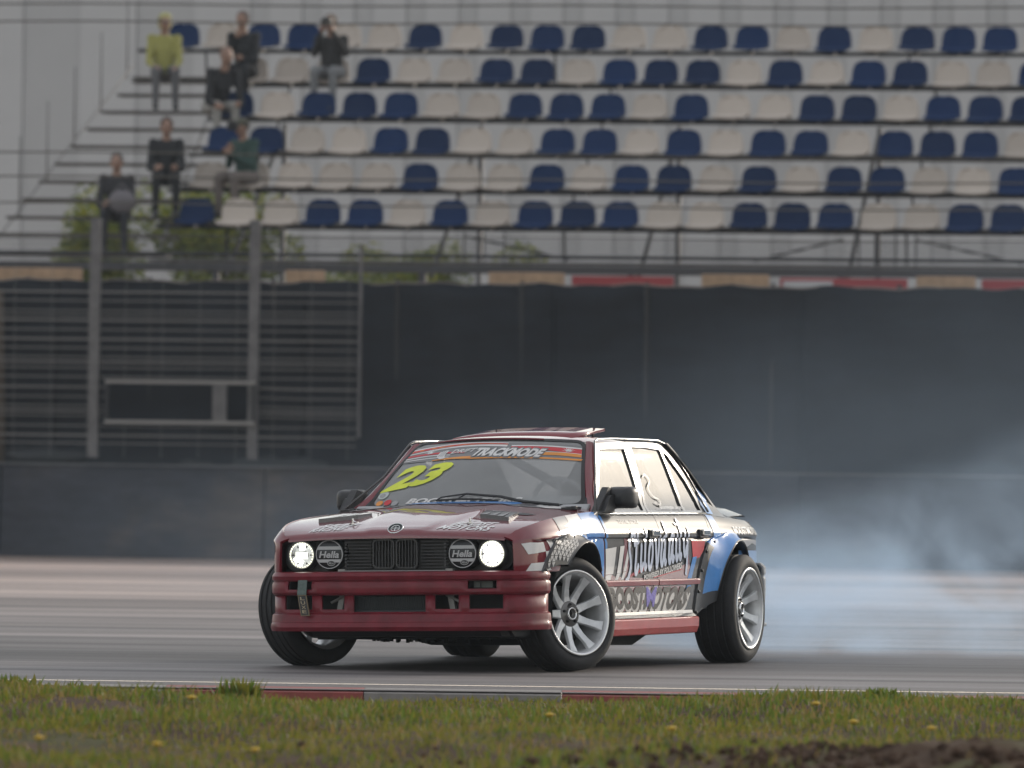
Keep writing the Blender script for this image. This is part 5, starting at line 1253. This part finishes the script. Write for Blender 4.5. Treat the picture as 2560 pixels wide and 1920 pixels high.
for k, (s, o, z0, rx, rz, n, lb) in enumerate(((-1.6, 14, 3.0, 1.1, 1.7, 5200, 'tall olive bush at the left picture edge behind the stair'), (-.2, 15, 3.0, 1.0, 1.8, 5200, 'olive bush behind the foot of the stair'), (1.5, 16, 2.6, 1.1, 1.2, 4600, 'low bush behind the spectators in the lowest row'), (2.9, 15, 2.8, .95, 1.15, 4400, 'yellow green bush right of the fence window, behind the stand'), (4.0, 16, 2.6, .7, .95, 3000, 'small bush farthest right of the green ones under the seats'))):
    leafy('bush', s, o, z0, rx, rz, n, lb, 'bush', 'bushes behind the stand')
leafy('sapling', -.55, .9, 1.0, .35, 1.9, 900, 'thin sapling with sparse leaves behind the wire fence at the left', 'tree', None)
mb = MB(); mb.tube([(0, 0, 0), (.05, 0, 1.5), (.02, 0, 3.2)], [.10, .085, .07], 8); ob = mb.build('tree_trunk', BARK, None, True); ob.location = W(-.15, .25, 0); tag(ob, 'bare brown tree trunk close behind the wire fence at the left', 'tree trunk')
# ================================================================== far wood to the right, seen only as dark reflections on the car side
m, nt, b = node_mat('far_wood_leaf'); b.inputs['Base Color'].default_value = (.030, .042, .020, 1); b.inputs['Roughness'].default_value = .9
vs = []; fs = []; n = 120
for i in range(n+1):
    s = 22 + 130*i/n
    for j in range(9):
        t = j/8; hgt = 11. + 1.4*math.sin(i*.37) + 1.1*math.sin(i*1.13) + .7*math.sin(i*2.7)
        p = W(s, 26 + 1.5*math.sin(i*.9+j) + 3*t*t, hgt*t); vs.append(p + Vector((random.uniform(-.3, .3), random.uniform(-.5, .5), random.uniform(-.2, .2)*(j > 0))))
for i in range(n):
    for j in range(8): fs.append((i*9+j, (i+1)*9+j, (i+1)*9+j+1, i*9+j+1))
tag(mk('far_wood', vs, fs, m, None, True), 'dark far wood beyond the end of the grandstand', 'wood', kind='stuff')

# ================================================================== PEOPLE
SKIN = mat('skin', (.25, .145, .10), .55); EYE = mat('eye_dark', (.02, .018, .016), .4)
def person(label, loc, rz, parts, cols, hair=None, scale=1.0, group=None):
    """parts: list of (kind, p0, p1, r0, r1, material key); fused into one surface"""
    mb = MB()
    for k, p0, p1, r0, r1, key in parts:
        p0 = Vector(p0); p1 = Vector(p1)
        if k == 'e': mb.ell(p0, tuple(p1), 16, 10)
        else:
            n = 5; pts = [p0.lerp(p1, i/n) for i in range(n+1)]; d = (p1-p0).normalized()
            pts = [p0 - d*r0*.6] + pts + [p1 + d*r1*.6]; rs = [r0*.55] + [r0+(r1-r0)*i/n for i in range(n+1)] + [r1*.55]
            mb.tube(pts, rs, 12)
    o = mb.build('person', SKIN, None)
    rm = o.modifiers.new('r', 'REMESH'); rm.mode = 'VOXEL'; rm.voxel_size = .0125
    sm = o.modifiers.new('s', 'SMOOTH'); sm.iterations = 3; sm.factor = .5
    dg = bpy.context.evaluated_depsgraph_get(); me = bpy.data.meshes.new_from_object(o.evaluated_get(dg)); bpy.data.objects.remove(o)
    me.materials.clear(); keys = list(cols)
    for k in keys: me.materials.append(cols[k])
    C = np.zeros(len(me.polygons)*3); me.polygons.foreach_get('center', C); C = C.reshape(-1, 3); best = np.full(len(C), 1e9); mi = np.zeros(len(C), np.int32)
    for k, p0, p1, r0, r1, key in parts:
        p0 = np.array(p0, float); p1 = np.array(p1, float)
        if k == 'e': d = np.linalg.norm((C-p0)/p1, axis=1)*min(p1) - min(p1)
        else:
            v = p1-p0; t = np.clip(((C-p0)@v)/max(1e-9, v@v), 0, 1); d = np.linalg.norm(C-(p0+t[:, None]*v), axis=1) - (r0+(r1-r0)*t)
        d = np.abs(d) + .002*(key == 'skin'); u = d < best; best[u] = d[u]; mi[u] = keys.index(key)
    me.polygons.foreach_set('material_index', mi); me.polygons.foreach_set('use_smooth', [True]*len(me.polygons)); me.update()
    ob = link_mesh('person', me); ob.location = loc; ob.rotation_euler.z = rz; ob.scale = (scale,)*3
    tag(ob, label, 'person', group); return ob
def hand(P, h, d, key='skin', curl=.5):
    """palm with five bent fingers at h pointing along d"""
    h = Vector(h); d = Vector(d).normalized(); a = d.orthogonal().normalized(); b_ = d.cross(a)
    P.append(('c', h, h+d*.07, .034, .038, key))
    for k, (off, ln) in enumerate(((-.030, .065), (-.010, .078), (.010, .074), (.030, .058))):
        s = h + d*.075 + a*off; mid = s + d*ln*.5; P.append(('c', s, mid, .0105, .0095, key)); P.append(('c', mid, mid + (d*(1-curl) + b_*curl)*ln*.55, .0095, .008, key))
    t = h + d*.02 + a*.035; P.append(('c', t, t + (d*.6 + a*.6 + b_*.3).normalized()*.05, .012, .010, key))
def sitter(lean=0., lift=(0, 0), headturn=0., hands=None, hat=None, camera=False, knee=.02, build=1.):
    """seated figure facing -Y, seat surface at z=0, hips at origin; hands: pair of targets"""
    P = []; w = .165*build; hip = Vector((0, 0, .10)); ch = Vector((0, -.30*lean, .40)); sh = Vector((0, -.42*lean, .52)); nk = sh + Vector((0, -.03, .07)); hd = nk + Vector((headturn*.03, -.035-.05*lean, .135))
    P += [('e', hip, (.185*build, .13, .13), 0, 0, 'leg'), ('c', hip+Vector((0, 0, .03)), ch, .145*build, .150*build, 'top'), ('e', ch + Vector((0, 0, .03)), (.19*build, .125, .16), 0, 0, 'top'), ('c', nk - Vector((0, 0, .04)), nk + Vector((0, -.01, .05)), .055, .05, 'skin')]
    P += [('e', hd, (.074, .092, .108), 0, 0, 'skin'), ('e', hd + Vector((headturn*.02, -.030, -.055)), (.055, .058, .055), 0, 0, 'skin'), ('e', hd + Vector((headturn*.03, -.100, -.015)), (.014, .022, .026), 0, 0, 'skin')]
    for sg in (-1, 1):
        P += [('e', hd + Vector((sg*.076, .01, -.01)), (.012, .022, .030), 0, 0, 'skin'), ('e', hd + Vector((sg*.030, -.084, .012)), (.014, .010, .009), 0, 0, 'eye')]
        s = sh + Vector((sg*w, 0, 0)); P.append(('e', s, (.066, .068, .062), 0, 0, 'top'))
        kn = Vector((sg*(.12+.04*knee), -.42, .09)); an = Vector((sg*.13, -.40-.05*knee, -.36)); P += [('c', Vector((sg*.09, 0, .08)), kn, .095, .068, 'leg'), ('c', kn, an, .062, .042, 'leg'), ('c', an + Vector((0, .03, -.02)), an + Vector((0, -.17, -.04)), .042, .036, 'shoe')]
        tgt = Vector((hands or [(-.12, -.36, .20), (.12, -.36, .20)])[0 if sg < 0 else 1]); mid = (s+tgt)/2; dd = (tgt-s); L_ = dd.length; ex = math.sqrt(max(0, .29**2-(L_/2)**2)) if L_ < .58 else 0
        el = mid + (Vector((sg*.38, .2, -1)).normalized())*ex
        P += [('c', s, el, .056, .046, 'top'), ('c', el, tgt, .044, .032, 'top')]
        fwd = (tgt-el).normalized(); hand(P, tgt, fwd)
    P += [('e', hd + Vector((0, .026, .030)), (.087, .090, .100), 0, 0, 'hair')]
    if hat == 'cap': P += [('e', hd + Vector((0, .005, .055)), (.084, .098, .065), 0, 0, 'hat'), ('e', hd + Vector((0, -.115, .045)), (.060, .065, .012), 0, 0, 'hat')]
    if hat == 'hood': P += [('e', hd + Vector((0, .035, .01)), (.098, .095, .125), 0, 0, 'top'), ('e', hd + Vector((0, .02, .075)), (.085, .09, .06), 0, 0, 'hat')]
    if hat == 'helmet': P += [('e', hd + Vector((0, .0, .02)), (.125, .145, .135), 0, 0, 'hat'), ('e', hd + Vector((0, -.07, -.06)), (.085, .075, .05), 0, 0, 'hat')]
    return P, hd
def cols(top, leg, hair=(.03, .022, .016), hat=None, shoe=(.03, .03, .03)):
    f = lambda nm, c: mat(nm + '_%02x%02x%02x' % tuple(int(v*255) for v in c), c, .85)
    d = {'skin': SKIN, 'eye': EYE, 'top': f('cloth', top), 'leg': f('cloth', leg), 'hair': f('hair', hair), 'shoe': f('shoe', shoe)}
    d['hat'] = f('hat', hat or hair); return d
def at_disp(x, row, dz=0, do=0): o, z = ROWS[row]; s = disp_to_s(x, o-.22+do); return W(s, o-.22+do, z+.036+dz)
def held_camera(loc, label, aim, lens=.20):
    mb = MB(); mb.box((0, 0, 0), (.14, .08, .10)); mb.box((0, 0, .06), (.06, .06, .03)); o = mb.build('camera', PLASTIC, None, bevel=.01)
    M = Matrix.Translation((0, -.03, 0)) @ Matrix.Rotation(math.pi, 4, 'Z'); mb = MB(); mb.lathe([(.0005, 0), (.036, 0), (.038, lens*.6), (.046, lens*.65), (.046, lens), (.038, lens), (.034, lens*.9), (.0005, lens*.9)], 18, M); mb.build('camera_lens', SEAL, o, True)
    o.location = loc; o.rotation_euler.z = aim; return tag(o, label, 'camera')
def R2(v, rz): return Matrix.Rotation(rz, 3, 'Z') @ Vector(v)
# yellow jacket, top row
def spot(label, x, row, rz, top, leg, **kw):
    hat = kw.pop('hatc', None); hair = kw.pop('hair', (.03, .022, .016)); dz = kw.pop('dz', 0); do = kw.pop('do', 0); cam_ = kw.pop('cam', None); aim = kw.pop('aim', 0); lens = kw.pop('lens', .2)
    P, hd = sitter(**kw); loc = at_disp(x, row, dz, do); a = WRZ + rz
    person(label, loc, a, P, cols(top, leg, hair, hat), group='spectators in the grandstand')
    if cam_: held_camera(loc + R2(hd + Vector((0, -.17, .0)), a), cam_, a+aim, lens)
spot('spectator in a yellow jacket and yellow hat in the second row', 345, 1, .25, (.26, .25, .07), (.10, .10, .105), hat='hood', hatc=(.34, .33, .14), hands=[(-.15, -.34, .14), (.13, -.36, .13)])
spot('spectator in black leaning forward in the second row with a hand at the mouth', 522, 1, -.15, (.008, .009, .011), (.010, .011, .013), hair=(.10, .07, .06), lean=.25, hands=[(-.05, -.25, .50), (.08, -.38, .22)], dz=.03)
spot('spectator in dark clothes and grey trousers holding a camera in the second row', 708, 1, -.1, (.016, .015, .015), (.15, .155, .16), hair=(.14, .11, .09), lean=.1, hands=[(-.08, -.26, .60), (.08, -.26, .60)], cam='black camera held up by the spectator in grey trousers in the second row', lens=.10)
spot('spectator in dark jacket and pale trousers bending low in the third row', 455, 2, .55, (.014, .014, .016), (.26, .25, .23), lean=.75, hair=(.20, .13, .10), hands=[(-.16, -.45, .10), (.16, -.45, .12)], do=.1)
spot('spectator in black sitting sideways in the fifth row', 352, 4, .2, (.008, .009, .011), (.010, .010, .012), hair=(.05, .03, .025), lean=.1)
spot('spectator in olive cap and green jacket with a long lens in the fifth row', 528, 4, -.5, (.020, .050, .042), (.12, .10, .09), hat='cap', hatc=(.07, .07, .05), lean=.15, hands=[(-.05, -.30, .42), (.06, -.40, .38)], cam='black long lens camera aimed along the track from the fifth row', aim=.65, lens=.30)
spot('spectator in dark jacket with a grey bag in the lowest row at the left', 248, 5, .1, (.020, .019, .022), (.016, .017, .022), hair=(.10, .09, .085), lean=.2)
mb = MB(); mb.ell((0, 0, 0), (.17, .10, .15), 14, 9); mb.tube([(-.1, 0, .12), (0, -.02, .22), (.1, 0, .12)], .012, 6); o = mb.build('shoulder_bag', mat('bag_grey', (.13, .12, .13), .8), None, True); o.location = at_disp(258, 5, .22, -.42); tag(o, 'grey bag on the lap of the lowest left spectator', 'bag')
# driver
P, hd = sitter(lean=.0, hands=[(-.12, -.40, .38), (.12, -.40, .38)], hat='helmet', build=.95)
cp = car.matrix_basis @ Vector((-.12, .37, .36))
person('driver in a dark racing suit and helmet behind the steering wheel', cp, car.rotation_euler.z + math.pi/2, P, cols((.02, .024, .035), (.02, .024, .035), (.03, .03, .03), (.055, .055, .06)), scale=.93)

# ================================================================== TYRE SMOKE (drifting volumes lit by the sun and sky)
def smoke(name, lo, hi, dens, label, build_density, color=(.60, .78, 1.0), aniso=.45):
    m = bpy.data.materials.new(name); m.use_nodes = True; nt = m.node_tree
    for n in list(nt.nodes): nt.nodes.remove(n)
    out = nt.nodes.new('ShaderNodeOutputMaterial'); pv = nt.nodes.new('ShaderNodeVolumePrincipled')
    pv.inputs['Color'].default_value = (*color, 1); pv.inputs['Anisotropy'].default_value = aniso
    nt.links.new(pv.outputs[0], out.inputs['Volume'])
    tc = nt.nodes.new('ShaderNodeTexCoord'); d = build_density(nt, tc)
    mu = nt.nodes.new('ShaderNodeMath'); mu.operation = 'MULTIPLY'; mu.inputs[1].default_value = dens; nt.links.new(d, mu.inputs[0]); nt.links.new(mu.outputs[0], pv.inputs['Density'])
    lo, hi = Vector(lo), Vector(hi); c = Vector(((lo.x+hi.x)/2, (lo.y+hi.y)/2, lo.z)); mb = MB(); mb.box((0, 0, (hi.z-lo.z)/2), hi-lo)
    o = mb.build(name, m, None, loc=c); return tag(o, label, 'smoke', kind='stuff')
def M_(nt, op, a, b=None, clamp=False):
    n = nt.nodes.new('ShaderNodeMath'); n.operation = op; n.use_clamp = clamp
    for i, v in enumerate((a, b)):
        if v is None: continue
        if isinstance(v, (int, float)): n.inputs[i].default_value = v
        else: nt.links.new(v, n.inputs[i])
    return n.outputs[0]
def S_(nt, v, a, b, c=0., d=1.):
    n = nt.nodes.new('ShaderNodeMapRange'); n.interpolation_type = 'SMOOTHSTEP'; n.inputs[1].default_value = a; n.inputs[2].default_value = b; n.inputs[3].default_value = c; n.inputs[4].default_value = d
    nt.links.new(v, n.inputs[0]); return n.outputs[0]
def smoke_noise(nt, tc, scale, st, lo, hi, dist=.6):
    mp = nt.nodes.new('ShaderNodeMapping'); mp.inputs['Scale'].default_value = st; nt.links.new(tc.outputs['Object'], mp.inputs[0])
    n = nt.nodes.new('ShaderNodeTexNoise'); n.inputs['Scale'].default_value = scale; n.inputs['Detail'].default_value = 4; n.inputs['Distortion'].default_value = dist; n.inputs['Roughness'].default_value = .55
    nt.links.new(mp.outputs[0], n.inputs['Vector']); return S_(nt, n.outputs[0], lo, hi)
def dens_near(nt, tc):   # box x 0.2..6.2 around centre; from the rear wheel to the right, growing taller
    sx = nt.nodes.new('ShaderNodeSeparateXYZ'); nt.links.new(tc.outputs['Object'], sx.inputs[0]); x, y, z = sx.outputs
    top = M_(nt, 'ADD', M_(nt, 'MULTIPLY', S_(nt, x, -3.0, 2.5), 1.25), .75)      # plume height
    zr = M_(nt, 'DIVIDE', z, top); hz = M_(nt, 'MULTIPLY', S_(nt, zr, .25, 1.25, 1, 0), S_(nt, z, .0, .06))
    ex = M_(nt, 'MULTIPLY', S_(nt, x, -3.3, -2.75), S_(nt, x, 2.2, 3.4, 1, 0)); ey = M_(nt, 'MULTIPLY', S_(nt, y, -1.24, -.8), S_(nt, y, .3, 1.25, 1, 0))
    ex = M_(nt, 'MULTIPLY', ex, S_(nt, x, -2.6, .6, 3.0, .6))
    return M_(nt, 'MULTIPLY', M_(nt, 'MULTIPLY', hz, ex), M_(nt, 'MULTIPLY', ey, smoke_noise(nt, tc, 1.3, (.8, .8, 1.1), .36, .66, 1.6)))
smoke('tyre_smoke', (.55, 42.3, .012), (7.2, 44.8, 2.6), .36, 'blue grey tyre smoke streaming from the rear wheels to the right', dens_near)
def dens_far(nt, tc):
    sx = nt.nodes.new('ShaderNodeSeparateXYZ'); nt.links.new(tc.outputs['Object'], sx.inputs[0]); x, y, z = sx.outputs
    top = M_(nt, 'ADD', M_(nt, 'MULTIPLY', S_(nt, x, -5, 6), 2.0), 1.3); zr = M_(nt, 'DIVIDE', z, top)
    hz = S_(nt, zr, .35, 1.25, 1, 0); ex = M_(nt, 'MULTIPLY', S_(nt, x, -6.8, -2.5), S_(nt, x, 6, 7, 1, 0)); ey = M_(nt, 'MULTIPLY', S_(nt, y, -5, -3), S_(nt, y, 3, 5, 1, 0))
    return M_(nt, 'MULTIPLY', M_(nt, 'MULTIPLY', hz, ex), M_(nt, 'MULTIPLY', ey, smoke_noise(nt, tc, .45, (.7, .5, 1.0), .30, .75)))
smoke('drifting_smoke', (-5.5, 56, .012), (8.5, 66, 4.4), .025, 'thin old tyre smoke drifting in front of the dark screen', dens_far)
# ================================================================== haze
m = bpy.data.materials.new('haze_air'); m.use_nodes = True; nt = m.node_tree
for n in list(nt.nodes): nt.nodes.remove(n)
out = nt.nodes.new('ShaderNodeOutputMaterial'); pv = nt.nodes.new('ShaderNodeVolumePrincipled'); pv.inputs['Color'].default_value = (.80, .90, 1.0, 1); pv.inputs['Anisotropy'].default_value = .0
pv.inputs['Density'].default_value = .0003; nt.links.new(pv.outputs[0], out.inputs['Volume'])
mb = MB(); mb.box((0, 70, 6.6), (330, 170, 15.2)); tag(mb.build('haze', m), 'thin haze over the whole track', 'haze', kind='stuff')
